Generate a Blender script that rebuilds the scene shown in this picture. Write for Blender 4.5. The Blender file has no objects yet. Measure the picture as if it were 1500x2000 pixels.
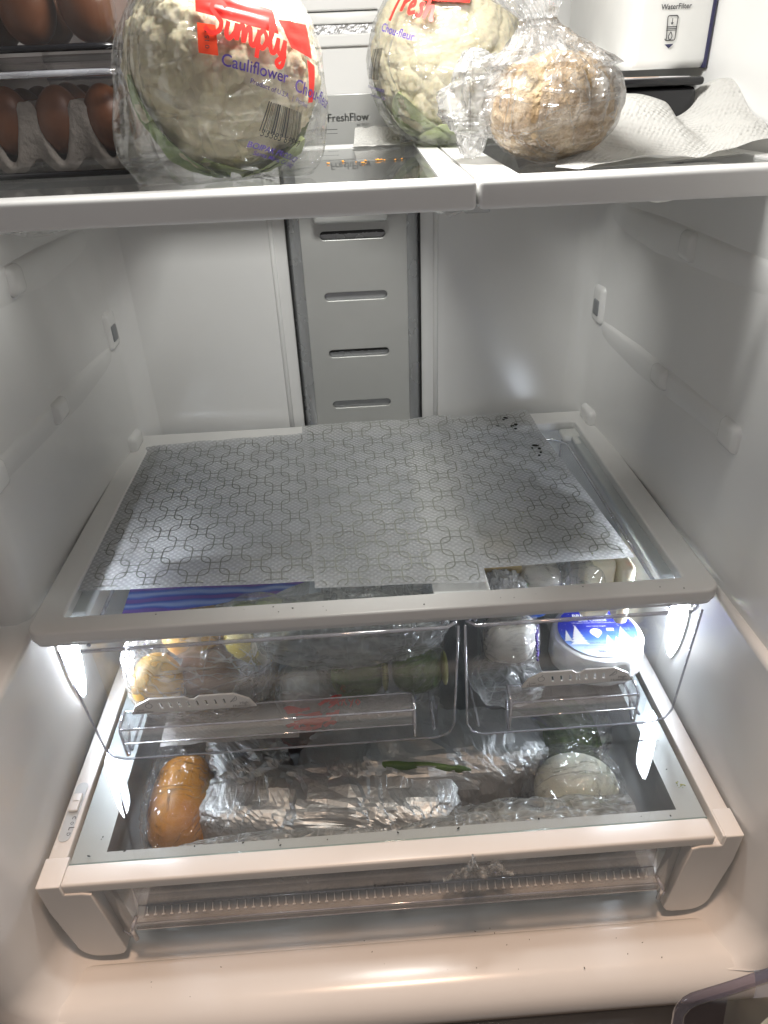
import bpy, bmesh, math, random
from math import sin, cos, pi, radians, exp
from mathutils import Vector, Matrix, noise

random.seed(11)
S = bpy.context.scene
COL = S.collection

# ------------------------------------------------------------------ camera
cam = bpy.data.cameras.new("camera")
cam_ob = bpy.data.objects.new("camera", cam)
COL.objects.link(cam_ob)
S.camera = cam_ob
Rm = Matrix(((0.9977084, 0.0609029, -0.0294751), (-0.0569661, 0.5210612, -0.8516162), (-0.0365076, 0.8513437, 0.5233365)))
CAM = Vector((-0.0090873, -0.5713088, 0.4703199))
cam_ob.matrix_world = Matrix.Translation(CAM) @ Rm.to_4x4()
cam.sensor_fit = 'VERTICAL'
cam.sensor_height = 36.0
cam.lens = 1383.32 / 2000 * 36.0
cam.clip_start = 0.01
cam.clip_end = 100

# ------------------------------------------------------------------ light
w = bpy.data.worlds.new("World")
S.world = w
w.use_nodes = True
w.node_tree.nodes["Background"].inputs[0].default_value = (0.82, 0.77, 0.75, 1)
w.node_tree.nodes["Background"].inputs[1].default_value = 0.24


def area(name, loc, target, sx, sy, power, col, spread=pi):
    l = bpy.data.lights.new(name, 'AREA')
    l.shape = 'RECTANGLE'
    l.size, l.size_y, l.energy, l.color, l.spread = sx, sy, power, col, spread
    o = bpy.data.objects.new(name, l)
    COL.objects.link(o)
    o.location = loc
    o.rotation_euler = (Vector(target) - Vector(loc)).to_track_quat('-Z', 'Y').to_euler()
    return o


area("ceiling_led", (0.01, 0.065, 0.70), (0.01, 0.10, 0.1), 0.14, 0.12, 3.5, (1.0, 0.985, 0.945))
area("kitchen_ceiling_lamp", (0.05, -0.33, 2.1), (0, -0.25, -0.3), 0.28, 0.28, 33.0, (1.0, 0.67, 0.47))
LED_EMIT = 88.0

S.view_settings.view_transform = 'Standard'
S.view_settings.look = 'None'
S.view_settings.exposure = 0.28
S.view_settings.gamma = 1.0
S.cycles.use_denoising = True
S.cycles.max_bounces = 10
S.cycles.diffuse_bounces = 5
S.cycles.glossy_bounces = 4
S.cycles.transparent_max_bounces = 40
S.cycles.sample_clamp_indirect = 4.0
S.cycles.caustics_reflective = False
S.cycles.caustics_refractive = False
S.cycles.blur_glossy = 0.5

# ------------------------------------------------------------------ materials
MATS = {}


class NT:
    def __init__(s, name):
        s.m = bpy.data.materials.new(name)
        s.m.use_nodes = True
        s.t = s.m.node_tree
        s.t.nodes.clear()
        s.out = s.n('ShaderNodeOutputMaterial')

    def n(s, typ, **kw):
        nd = s.t.nodes.new(typ)
        for k, v in kw.items():
            if k.startswith('i_'):
                nd.inputs[k[2:].replace('_', ' ')].default_value = v
            else:
                setattr(nd, k, v)
        return nd

    def l(s, a, b):
        s.t.links.new(a, b)

    def coord(s, scale=(1, 1, 1), rot=(0, 0, 0)):
        tc = s.n('ShaderNodeTexCoord')
        mp = s.n('ShaderNodeMapping')
        mp.inputs['Scale'].default_value = scale
        mp.inputs['Rotation'].default_value = rot
        s.l(tc.outputs['Object'], mp.inputs['Vector'])
        return mp.outputs['Vector']

    def noise(s, vec, scale, detail=4, rough=.55, dist=0):
        nd = s.n('ShaderNodeTexNoise')
        nd.inputs['Scale'].default_value = scale
        nd.inputs['Detail'].default_value = detail
        nd.inputs['Roughness'].default_value = rough
        nd.inputs['Distortion'].default_value = dist
        s.l(vec, nd.inputs['Vector'])
        return nd.outputs['Fac']

    def ramp(s, fac, stops):
        r = s.n('ShaderNodeValToRGB')
        e = r.color_ramp.elements
        while len(e) < len(stops):
            e.new(.5)
        for el, (p, c) in zip(e, stops):
            el.position = p
            el.color = (*c, 1) if len(c) == 3 else c
        s.l(fac, r.inputs['Fac'])
        return r.outputs['Color']

    def bump(s, h, strength, dist=.01, normal=None):
        b = s.n('ShaderNodeBump')
        b.inputs['Strength'].default_value = strength
        b.inputs['Distance'].default_value = dist
        s.l(h, b.inputs['Height'])
        if normal:
            s.l(normal, b.inputs['Normal'])
        return b.outputs['Normal']

    def mix(s, fac, a, b):
        m = s.n('ShaderNodeMixShader')
        if isinstance(fac, float):
            m.inputs[0].default_value = fac
        else:
            s.l(fac, m.inputs[0])
        s.l(a, m.inputs[1])
        s.l(b, m.inputs[2])
        return m.outputs[0]

    def math(s, op, a, b=None, clamp=False):
        m = s.n('ShaderNodeMath', operation=op)
        m.use_clamp = clamp
        for i, v in enumerate((a, b)):
            if v is None:
                continue
            if isinstance(v, (int, float)):
                m.inputs[i].default_value = v
            else:
                s.l(v, m.inputs[i])
        return m.outputs[0]


def plain(name, col, rough=.35, metal=0.0, var=.04, vs=30, bump=0.0, bs=200, sss=0.0, spec=.5, coat=0.0):
    t = NT(name)
    p = t.n('ShaderNodeBsdfPrincipled')
    v = t.coord()
    f = t.noise(v, vs)
    lo = tuple(max(0, c * (1 - var * 2)) for c in col)
    hi = tuple(min(1, c * (1 + var * 2)) for c in col)
    t.l(t.ramp(f, [(.3, lo), (.7, hi)]), p.inputs['Base Color'])
    r = t.n('ShaderNodeMapRange')
    r.inputs['To Min'].default_value = rough * .85
    r.inputs['To Max'].default_value = min(1, rough * 1.2)
    t.l(t.noise(v, vs * 1.7 + 3), r.inputs['Value'])
    t.l(r.outputs[0], p.inputs['Roughness'])
    p.inputs['Metallic'].default_value = metal
    p.inputs['Specular IOR Level'].default_value = spec
    p.inputs['Coat Weight'].default_value = coat
    if sss:
        p.inputs['Subsurface Weight'].default_value = sss
        p.inputs['Subsurface Radius'].default_value = (.01, .008, .005)
        p.inputs['Subsurface Scale'].default_value = .5
    if bump:
        t.l(t.bump(t.noise(v, bs), bump, .002), p.inputs['Normal'])
    t.l(p.outputs[0], t.out.inputs[0])
    return t.m


def film(name, haze=.08, gloss=1.0, rough=.08, bs=55, bstr=.5, tint=(.97, .97, .97), hcol=(.85, .85, .84), floor=.04):
    """Thin clear plastic: light passes straight through, edges and creases shine."""
    t = NT(name)
    v = t.coord()
    w1 = t.noise(v, bs * .3, 2, .5, .4)
    h = t.math('MULTIPLY', w1, 1.1)
    crease = None
    for i, (sx, sy, sz, rx, ry, rz_) in enumerate(((1, .26, .30, .3, .5, .4), (.30, 1, .22, 1.1, .2, 2.5), (.28, .20, 1, .6, 1.7, .9))):
        vi = t.coord((sx, sy, sz), (rx, ry, rz_))
        n_ = t.noise(vi, bs * (.8 + .3 * i), 2, .45, 1.1)
        rg = t.math('SUBTRACT', 1.0, t.math('ABSOLUTE', t.math('MULTIPLY', t.math('SUBTRACT', n_, .5), 4.0)), True)
        h = t.math('ADD', h, t.math('MULTIPLY', rg, .55))
        th = t.math('POWER', rg, 14.0)
        crease = th if crease is None else t.math('ADD', crease, th, True)
    nrm = t.bump(h, bstr, .010)
    tr = t.n('ShaderNodeBsdfTransparent')
    tr.inputs[0].default_value = (*tint, 1)
    df = t.n('ShaderNodeBsdfDiffuse')
    df.inputs[0].default_value = (*hcol, 1)
    tl = t.n('ShaderNodeBsdfTranslucent')
    tl.inputs[0].default_value = (*hcol, 1)
    t.l(nrm, df.inputs['Normal'])
    dd = t.mix(.5, df.outputs[0], tl.outputs[0])
    hz = t.math('ADD', t.math('MULTIPLY', crease, haze * .7), t.math('MULTIPLY', t.math('POWER', w1, 1.6), haze * 2.2), True)
    base = t.mix(hz, tr.outputs[0], dd)
    gl = t.n('ShaderNodeBsdfGlossy')
    gl.inputs['Roughness'].default_value = rough
    t.l(nrm, gl.inputs['Normal'])
    lw = t.n('ShaderNodeLayerWeight')
    lw.inputs['Blend'].default_value = .35
    t.l(nrm, lw.inputs['Normal'])
    fr = t.math('ADD', t.math('MULTIPLY', t.math('POWER', lw.outputs['Facing'], 2.2), .42 * gloss), floor * gloss, True)
    t.l(t.mix(fr, base, gl.outputs[0]), t.out.inputs[0])
    return t.m


def clear(name, tint=(.95, .96, .96), k=.5, floor=.035, rough=.02, haze=.0, hcol=(.8, .82, .85), power=3.0):
    """Rigid clear plastic or glass as a thin sheet: straight transmission and Fresnel shine."""
    t = NT(name)
    tr = t.n('ShaderNodeBsdfTransparent')
    tr.inputs[0].default_value = (*tint, 1)
    src = tr.outputs[0]
    v = t.coord()
    if haze:
        df = t.n('ShaderNodeBsdfDiffuse')
        df.inputs[0].default_value = (*hcol, 1)
        sm = t.math('MULTIPLY', t.noise(v, 18, 5, .65), haze * 2, True)
        src = t.mix(sm, src, df.outputs[0])
    gl = t.n('ShaderNodeBsdfGlossy')
    gl.inputs['Roughness'].default_value = rough
    lw = t.n('ShaderNodeLayerWeight')
    lw.inputs['Blend'].default_value = .5
    fr = t.math('ADD', t.math('MULTIPLY', t.math('POWER', lw.outputs['Facing'], power), k), floor, True)
    t.l(t.mix(fr, src, gl.outputs[0]), t.out.inputs[0])
    return t.m


def foil(name, base=.72, rough=.2):
    t = NT(name)
    p = t.n('ShaderNodeBsdfPrincipled')
    p.inputs['Metallic'].default_value = 1
    p.inputs['Base Color'].default_value = (base, base, base * 1.01, 1)
    v = t.coord()
    r = t.n('ShaderNodeMapRange')
    r.inputs['To Min'].default_value = rough * .8
    r.inputs['To Max'].default_value = rough * 1.6
    t.l(t.noise(v, 60), r.inputs['Value'])
    t.l(r.outputs[0], p.inputs['Roughness'])
    vo = t.n('ShaderNodeTexVoronoi', feature='DISTANCE_TO_EDGE')
    vo.inputs['Scale'].default_value = 130
    t.l(v, vo.inputs['Vector'])
    h = t.math('ADD', t.math('MULTIPLY', vo.outputs['Distance'], .8), t.noise(v, 220, 3))
    t.l(t.bump(h, .22, .003), p.inputs['Normal'])
    t.l(p.outputs[0], t.out.inputs[0])
    return t.m


def emit(name, col, st):
    t = NT(name)
    e = t.n('ShaderNodeEmission')
    e.inputs[0].default_value = (*col, 1)
    e.inputs[1].default_value = st
    t.l(e.outputs[0], t.out.inputs[0])
    return t.m


def liner_mat():
    t = NT('liner_film')
    v = t.coord((1, 1, 0), (0, 0, radians(45)))
    vo = t.n('ShaderNodeTexVoronoi', feature='F1')
    vo.inputs['Scale'].default_value = 175
    vo.inputs['Randomness'].default_value = .06
    t.l(v, vo.inputs['Vector'])
    dot = t.math('SUBTRACT', 1.0, t.math('MULTIPLY', vo.outputs['Distance'], 1.9), True)
    v2 = t.coord()
    n1 = t.noise(v2, 7, 3)
    p = t.n('ShaderNodeBsdfPrincipled')
    t.l(t.ramp(t.math('ADD', t.math('MULTIPLY', dot, .55), t.math('MULTIPLY', n1, .5)), [(.2, (.52, .53, .55)), (.7, (.95, .96, .98))]), p.inputs['Base Color'])  # embossed dots lightened in the colour, as if catching light
    p.inputs['Roughness'].default_value = .2
    p.inputs['Specular IOR Level'].default_value = .8
    t.l(t.bump(t.math('ADD', dot, t.math('MULTIPLY', t.noise(v2, 40), .6)), .9, .0032), p.inputs['Normal'])
    tr = t.n('ShaderNodeBsdfTransparent')
    fac = t.math('ADD', t.math('MULTIPLY', t.noise(v2, 9, 2), .9), .34, True)
    tl = t.n('ShaderNodeBsdfTranslucent')
    tl.inputs[0].default_value = (.8, .8, .8, 1)
    s1 = t.mix(.38, p.outputs[0], tl.outputs[0])
    t.l(t.mix(fac, tr.outputs[0], s1), t.out.inputs[0])
    return t.m


def curd_mat():
    t = NT('cauliflower_curd')
    v = t.coord()
    p = t.n('ShaderNodeBsdfPrincipled')
    vo = t.n('ShaderNodeTexVoronoi', feature='F1')
    vo.inputs['Scale'].default_value = 150
    t.l(v, vo.inputs['Vector'])
    h = t.math('SUBTRACT', 1.0, vo.outputs['Distance'])
    c = t.ramp(t.noise(v, 35, 5, .65), [(.25, (.86, .71, .40)), (.5, (.93, .83, .56)), (.75, (.96, .91, .74))])
    t.l(c, p.inputs['Base Color'])
    p.inputs['Roughness'].default_value = .6
    p.inputs['Subsurface Weight'].default_value = .15
    p.inputs['Subsurface Radius'].default_value = (.012, .008, .004)
    p.inputs['Subsurface Scale'].default_value = .4
    t.l(t.bump(t.math('ADD', h, t.math('MULTIPLY', t.noise(v, 260), .5)), .6, .004), p.inputs['Normal'])
    t.l(p.outputs[0], t.out.inputs[0])
    return t.m


def ramp_mat(name, scale, stops, rough=.55, bump=.3, bs=120, bd=.003, stretch=(1, 1, 1), detail=5, sss=0.0, spec=.5):
    t = NT(name)
    v = t.coord(stretch)
    p = t.n('ShaderNodeBsdfPrincipled')
    t.l(t.ramp(t.noise(v, scale, detail, .62), stops), p.inputs['Base Color'])
    p.inputs['Roughness'].default_value = rough
    p.inputs['Specular IOR Level'].default_value = spec
    if sss:
        p.inputs['Subsurface Weight'].default_value = sss
        p.inputs['Subsurface Radius'].default_value = (.01, .007, .004)
        p.inputs['Subsurface Scale'].default_value = .5
    if bump:
        t.l(t.bump(t.noise(v, bs, 4), bump, bd), p.inputs['Normal'])
    t.l(p.outputs[0], t.out.inputs[0])
    return t.m


def towel_mat(name, col=(.72, .71, .68), transl=.25):
    t = NT(name)
    v = t.coord((1, 1, .3), (0, 0, radians(38)))
    vo = t.n('ShaderNodeTexVoronoi', feature='SMOOTH_F1')
    vo.inputs['Scale'].default_value = 240
    vo.inputs['Randomness'].default_value = .25
    t.l(v, vo.inputs['Vector'])
    p = t.n('ShaderNodeBsdfDiffuse')
    p.inputs[0].default_value = (*col, 1)
    tl = t.n('ShaderNodeBsdfTranslucent')
    tl.inputs[0].default_value = (*col, 1)
    nr = t.bump(t.math('ADD', vo.outputs['Distance'], t.math('MULTIPLY', t.noise(v, 500), .3)), .8, .0035)
    t.l(nr, p.inputs['Normal'])
    t.l(t.mix(transl, p.outputs[0], tl.outputs[0]), t.out.inputs[0])
    return t.m


M = dict(
    liner=plain('white_liner_plastic', (.73, .73, .72), .2, var=.015, vs=6, bump=.03, bs=30, spec=.45),
    frame=plain('white_frame_plastic', (.72, .715, .70), .34, var=.012, vs=9, spec=.45),
    trim=plain('white_trim_plastic', (.72, .705, .68), .3, var=.012, vs=9, spec=.45),
    duct=plain('silver_grey_panel', (.47, .475, .46), .3, var=.02, vs=8, metal=.35),
    duct_side=plain('silver_grey_edge', (.40, .41, .42), .26, var=.02, vs=8, metal=.5),
    dark=plain('dark_void', (.03, .032, .035), .6),
    slotback=plain('slot_back_grey', (.24, .25, .26), .5),
    glass=clear('shelf_glass', (.94, .95, .945), .75, .04, .015, haze=.012, power=3.6),
    lidglass=clear('lid_glass', (.86, .88, .87), .75, .045, .02, haze=.02, power=3.6),
    glassedge=plain('glass_edge_green', (.30, .38, .36), .1),
    clear=clear('clear_drawer_plastic', (.955, .96, .965), .5, .025, .03, haze=.02, hcol=(.8, .8, .82), power=3.2),
    edge=clear('clear_plastic_edge', (.82, .83, .88), .75, .24, .08, power=1.6, haze=.36, hcol=(.8, .82, .9)),  # pale haze in the colour draws highlight lines along clear edges
    ribs=clear('frosted_rib_plastic', (.9, .9, .9), .5, .2, .15, haze=.62, hcol=(.88, .87, .85)),
    pull=clear('clear_pull_plastic', (.93, .93, .93), .55, .05, .06, haze=.24, hcol=(.8, .79, .77), power=2.6),
    border=plain('painted_glass_border', (.50, .53, .54), .35, var=.01),
    white=plain('white_plastic', (.80, .80, .78), .35, var=.015),
    greyprint=plain('grey_print', (.28, .29, .30), .6),
    darkprint=plain('dark_print', (.05, .05, .055), .6),
    navy=plain('navy_plastic', (.035, .035, .09), .3),
    handle=clear('clear_handle_plastic', (.95, .95, .95), .6, .05, .05, haze=.09, hcol=(.85, .85, .86), power=2.4),
    smoky=clear('smoky_bin_plastic', (.66, .64, .64), .55, .04, .04, haze=.03, hcol=(.5, .5, .5)),
    gasket=plain('dark_gasket', (.012, .011, .011), .45),
    bronze=plain('bronze_trim', (.17, .14, .115), .3, metal=.5),
    door=plain('dark_door_panel', (.022, .018, .015), .4, metal=.2),
    liner_film=liner_mat(),
    pattern=plain('olive_grey_print', (.25, .26, .235), .5, var=.1),
    led=emit('led_diffuser', (.84, .90, 1.0), LED_EMIT),
    curd=curd_mat(),
    leaf=ramp_mat('cauliflower_leaf', 30, [(.3, (.10, .20, .05)), (.55, (.27, .38, .12)), (.75, (.55, .62, .32))], .5, .3, 60, sss=.1),
    paleleaf=ramp_mat('pale_leaf', 25, [(.3, (.34, .45, .14)), (.6, (.55, .63, .30)), (.8, (.75, .79, .55))], .5, .3, 60, sss=.1),
    bag=film('produce_bag_film', .16, 1.5, .09, 26, 1.0, floor=.045),
    haze=film('frosted_bag_film', .42, 1.1, .2, 34, .9, hcol=(.78, .80, .79)),
    thin=film('clear_bag_film', .12, 1.5, .10, 30, 1.4, floor=.05),
    cloudy=film('cloudy_bag_film', .34, 1.8, .10, 30, 1.3, floor=.05),
    breadbag=film('bread_bag_film', .26, 1.4, .13, 34, .9, floor=.05),
    red=plain('red_print', (.80, .035, .025), .4),
    orangered=plain('orange_red_tag', (.90, .075, .025), .4),
    purple=plain('purple_print', (.10, .06, .32), .4),
    black=plain('black_print', (.015, .015, .015), .45),
    bread=ramp_mat('bread_crust', 45, [(.25, (.22, .125, .055)), (.5, (.43, .30, .165)), (.72, (.68, .55, .38))], .8, .9, 190, .006),
    rye=ramp_mat('dark_crust', 40, [(.3, (.08, .035, .015)), (.6, (.24, .12, .05)), (.8, (.42, .25, .12))], .7, .6, 120, .004),
    egg=ramp_mat('brown_egg_shell', 20, [(.3, (.15, .05, .016)), (.7, (.22, .08, .028))], .42, .08, 300, .001, sss=.1),  # shell colour darkened to carry the shade falling on the eggs
    pulp=ramp_mat('grey_pulp', 60, [(.3, (.30, .28, .25)), (.7, (.42, .40, .36))], .9, .6, 260, .003),
    towel=towel_mat('paper_towel'),
    foil=foil('aluminium_foil', .60, .42),
    squash=ramp_mat('orange_squash_skin', 16, [(.3, (.72, .25, .012)), (.7, (.82, .36, .03))], .45, .15, 90, .002),
    mango=ramp_mat('yellow_orange_fruit_skin', 18, [(.3, (.72, .36, .06)), (.7, (.85, .55, .15))], .45, .25, 160, .002),
    lemon=ramp_mat('lemon_skin', 22, [(.3, (.80, .62, .10)), (.7, (.88, .74, .25))], .42, .3, 220, .002),
    brown=ramp_mat('shadow_brown', 20, [(.3, (.16, .085, .055)), (.7, (.30, .17, .10))], .55, .3, 120, .002),
    zucchini=ramp_mat('dark_green_skin', 24, [(.3, (.05, .11, .025)), (.7, (.14, .24, .065))], .4, .1, 90, .002, (1, 1, 1)),
    cutgreen=ramp_mat('cut_green_flesh', 40, [(.3, (.36, .40, .16)), (.7, (.52, .52, .25))], .5, .2, 120),
    leek=ramp_mat('leek_green', 30, [(.3, (.05, .10, .03)), (.6, (.16, .24, .08)), (.8, (.38, .44, .22))], .5, .2, 60, .002, (1, .15, 1)),
    onion=ramp_mat('white_onion_skin', 14, [(.3, (.72, .74, .60)), (.7, (.80, .80, .70))], .4, .1, 60, .002, sss=.2),
    cheese=ramp_mat('pale_cheese', 20, [(.3, (.80, .72, .52)), (.7, (.88, .82, .66))], .5, .15, 80, .002, sss=.15),
    cream=ramp_mat('cream_white', 20, [(.3, (.78, .74, .66)), (.7, (.86, .83, .77))], .5, .15, 80, .002, sss=.1),
    paper=ramp_mat('white_wrap_paper', 12, [(.3, (.76, .75, .72)), (.7, (.85, .845, .82))], .5, .3, 50, .004, sss=.05),
    card=plain('tan_cardboard', (.58, .45, .24), .8, var=.06),
    labelwhite=plain('white_label', (.85, .85, .85), .5),
    redpack=plain('red_packet', (.36, .02, .03), .4, var=.2),
    bluepack=plain('blue_packet', (.05, .12, .40), .35, var=.2),
    blacktray=plain('black_tray', (.012, .012, .014), .2),
    tan=plain('peach_label', (.75, .55, .42), .5),
    binplastic=clear('smoky_door_bin', (.66, .62, .68), .6, .06, .05, haze=.06, hcol=(.35, .33, .38), power=2),
    cap=plain('pale_green_jug', (.66, .66, .50), .45),
    speck=plain('dark_crumb', (.02, .02, .016), .8),
    orangecrumb=plain('orange_crumb', (.75, .30, .03), .7),
    herb=plain('dry_herb', (.28, .30, .10), .8),
)


def blue_strip():
    t = NT('blue_zip_strip')
    v = t.coord((.12, 1, 1), (0, 0, radians(5)))
    wv = t.n('ShaderNodeTexWave', bands_direction='Y')
    wv.inputs['Scale'].default_value = 19
    wv.inputs['Distortion'].default_value = 2.5
    wv.inputs['Detail Scale'].default_value = 3
    t.l(v, wv.inputs['Vector'])
    p = t.n('ShaderNodeBsdfPrincipled')
    t.l(t.ramp(wv.outputs['Fac'], [(.12, (.16, .09, .38)), (.3, (.05, .09, .42)), (.7, (.10, .19, .60)), (.95, (.30, .40, .72))]), p.inputs['Base Color'])
    p.inputs['Roughness'].default_value = .25
    t.l(t.bump(wv.outputs['Fac'], .4, .002), p.inputs['Normal'])
    t.l(p.outputs[0], t.out.inputs[0])
    return t.m


M['bluezip'] = blue_strip()


def brie_print():
    t = NT('blue_label_print')
    tc = t.n('ShaderNodeTexCoord')
    sp = t.n('ShaderNodeSeparateXYZ')
    t.l(tc.outputs['Generated'], sp.inputs[0])
    p = t.n('ShaderNodeBsdfPrincipled')
    t.l(t.ramp(sp.outputs['Y'], [(.0, (.62, .70, .82)), (.2, (.42, .55, .78)), (.34, (.09, .20, .58)), (.55, (.025, .035, .34)), (1, (.015, .02, .26))]), p.inputs['Base Color'])
    p.inputs['Roughness'].default_value = .35
    t.l(p.outputs[0], t.out.inputs[0])
    return t.m


M['brielabel'] = brie_print()

# ------------------------------------------------------------------ builders
WM = {}


def place(o, parent, loc=None, rot=None, scl=None):
    COL.objects.link(o)
    if loc is not None:
        o.location = loc
    if rot is not None:
        o.rotation_euler = rot
    if scl is not None:
        o.scale = scl
    if parent is not None:
        o.parent = parent
        o.matrix_parent_inverse = WM[parent.name].inverted()
    mt = Matrix.LocRotScale(o.location, o.rotation_euler, o.scale)
    WM[o.name] = mt
    return o


def mesh(name, vf, mat, smooth=True):
    me = bpy.data.meshes.new(name)
    me.from_pydata([tuple(v) for v in vf[0]], [], vf[1])
    me.materials.append(M[mat] if isinstance(mat, str) else mat)
    if smooth is True:
        for p in me.polygons:
            p.use_smooth = True
    elif smooth:
        me.shade_smooth() if hasattr(me, 'shade_smooth') else None
    me.update()
    return me


def angle_smooth(o, ang=35):
    bm = bmesh.new()
    bm.from_mesh(o.data)
    for e in bm.edges:
        if len(e.link_faces) == 2 and e.calc_face_angle(0) > radians(ang):
            e.smooth = False
    bm.to_mesh(o.data)
    bm.free()


def part(name, vf, mat, parent=None, smooth=True, sharp=None, label=None, **kw):
    me = vf if isinstance(vf, bpy.types.Mesh) else mesh(name, vf, mat, smooth)
    o = bpy.data.objects.new(name, me)
    place(o, parent, **kw)
    if sharp:
        angle_smooth(o, sharp)
    if label:
        o['label'] = label
    return o


def tag(o, label=None, cat=None, group=None, kind=None):
    for k, v in (('label', label), ('category', cat), ('group', group), ('kind', kind)):
        if v:
            o[k] = v
    return o


def thing(name, label, cat, loc=(0, 0, 0), group=None):
    o = bpy.data.objects.new(name, None)
    o.empty_display_size = .02
    place(o, None, loc)
    return tag(o, label, cat, group)


def join(*vfs):
    V, F = [], []
    for v, f in vfs:
        n = len(V)
        V += list(v)
        F += [tuple(i + n for i in q) for q in f]
    return V, F


def grid(nu, nv, fn, closeu=False):
    V = [fn(i / (nu if closeu else nu - 1), j / (nv - 1)) for j in range(nv) for i in range(nu)]
    F = []
    for j in range(nv - 1):
        for i in range(nu if closeu else nu - 1):
            a, b = j * nu + i, j * nu + (i + 1) % nu
            F.append((a, b, b + nu, a + nu))
    return V, F


def rbox(x0, x1, y0, y1, z0, z1, r=.002, seg=2, taper=None):
    bm = bmesh.new()
    bmesh.ops.create_cube(bm, size=1)
    for v in bm.verts:
        v.co = Vector((x0 if v.co.x < 0 else x1, y0 if v.co.y < 0 else y1, z0 if v.co.z < 0 else z1))
        if taper and v.co.z == z0:
            cx, cy = (x0 + x1) / 2, (y0 + y1) / 2
            v.co.x = cx + (v.co.x - cx) * taper
            v.co.y = cy + (v.co.y - cy) * taper
    if r > 0:
        bmesh.ops.bevel(bm, geom=bm.edges[:], offset=r, segments=seg, profile=.5, affect='EDGES')
    bm.verts.index_update()
    vf = [v.co.copy() for v in bm.verts], [tuple(v.index for v in f.verts) for f in bm.faces]
    bm.free()
    return vf


def tube(pts, r, n=8, closed=False, rz=None):
    pts = [Vector(p) for p in pts]
    V, F = [], []
    N = len(pts)
    prev = None
    for i, p in enumerate(pts):
        a = pts[(i - 1) % N] if (closed or i > 0) else p
        b = pts[(i + 1) % N] if (closed or i < N - 1) else p
        d = (b - a).normalized()
        if prev is None:
            up = Vector((0, 0, 1)) if abs(d.z) < .9 else Vector((0, 1, 0))
            s = d.cross(up).normalized()
        else:
            s = (prev - d * prev.dot(d)).normalized()
        prev = s
        t = s.cross(d)
        rr = r(i / max(1, N - 1)) if callable(r) else r
        for k in range(n):
            an = 2 * pi * k / n
            V.append(p + s * cos(an) * rr + t * sin(an) * (rz or rr))
    M_ = N if closed else N - 1
    for i in range(M_):
        for k in range(n):
            a, b = i * n + k, i * n + (k + 1) % n
            c, d = ((i + 1) % N) * n + (k + 1) % n, ((i + 1) % N) * n + k
            F.append((a, b, c, d))
    if not closed:
        F.append(tuple(range(n))[::-1])
        F.append(tuple((N - 1) * n + k for k in range(n)))
    return V, F


def extrude_x(prof, x0, x1, closed=True):
    n = len(prof)
    V = [Vector((x0, y, z)) for y, z in prof] + [Vector((x1, y, z)) for y, z in prof]
    F = [(i, (i + 1) % n, n + (i + 1) % n, n + i) for i in range(n if closed else n - 1)]
    if closed:
        F += [tuple(range(n))[::-1], tuple(range(n, 2 * n))]
    return V, F


def prism(poly, fn, t):
    """Polygon of 2D points mapped by fn(a, b, depth), given thickness t."""
    n = len(poly)
    V = [fn(a, b, 0) for a, b in poly] + [fn(a, b, t) for a, b in poly]
    F = [(i, (i + 1) % n, n + (i + 1) % n, n + i) for i in range(n)]
    F += [tuple(range(n))[::-1], tuple(range(n, 2 * n))]
    return V, F


def rrect(x0, x1, y0, y1, r, n=6, which=(1, 1, 1, 1)):
    """Rounded rectangle polygon, corners bottom-left, bottom-right, top-right, top-left."""
    P = []
    for (cx, cy, a0, on) in ((x0 + r, y0 + r, pi, which[0]), (x1 - r, y0 + r, 1.5 * pi, which[1]), (x1 - r, y1 - r, 0, which[2]), (x0 + r, y1 - r, .5 * pi, which[3])):
        if on:
            P += [(cx + r * cos(a0 + k / n * pi / 2), cy + r * sin(a0 + k / n * pi / 2)) for k in range(n + 1)]
        else:
            P.append((cx + r * math.copysign(1, cos(a0 + pi / 4)), cy + r * math.copysign(1, sin(a0 + pi / 4))))
    return P


def curve_plate(outer, holes, thick, bevel=.0, res=1):
    """Plate with real openings: filled 2D curve, extruded and bevelled; returns verts and faces in its own xy plane."""
    cu = bpy.data.curves.new('plate', 'CURVE')
    cu.dimensions = '2D'
    cu.fill_mode = 'BOTH'
    cu.extrude = thick / 2
    cu.bevel_depth = bevel
    cu.bevel_resolution = res
    for P in [outer] + holes:
        sp = cu.splines.new('POLY')
        sp.points.add(len(P) - 1)
        for q, (a, b) in zip(sp.points, P):
            q.co = (a, b, 0, 1)
        sp.use_cyclic_u = True
    return curve_mesh(cu)


def curve_mesh(cu):
    o = bpy.data.objects.new('tmp', cu)
    COL.objects.link(o)
    dg = bpy.context.evaluated_depsgraph_get()
    me = bpy.data.meshes.new_from_object(o.evaluated_get(dg))
    vf = [v.co.copy() for v in me.vertices], [tuple(p.vertices) for p in me.polygons]
    bpy.data.objects.remove(o)
    bpy.data.meshes.remove(me)
    return vf


def text2d(s, bold=0.0, shear=0.0):
    cu = bpy.data.curves.new('text', 'FONT')
    cu.body = s
    cu.size = 1
    cu.shear = shear
    cu.offset = bold
    cu.resolution_u = 3
    V, F = curve_mesh(cu)
    x0, x1 = min(v.x for v in V), max(v.x for v in V)
    y0 = min(v.y for v in V)
    return [((v.x - x0) / (x1 - x0), v.y / (x1 - x0)) for v in V], F


def flat_text(name, s, p0, p1, up, mat, parent, bold=0.0, hscale=1.0, off=.0006):
    """Lettering laid on a plane from p0 to p1 (baseline), up = direction of the letters' tops."""
    uv, F = text2d(s, bold)
    p0, p1, up = Vector(p0), Vector(p1), Vector(up).normalized()
    d = p1 - p0
    L = d.length
    nrm = d.cross(up).normalized()
    V = [p0 + d * u + up * (v * L * hscale) + nrm * off for u, v in uv]
    return part(name, (V, F), mat, parent, smooth=False)


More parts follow.
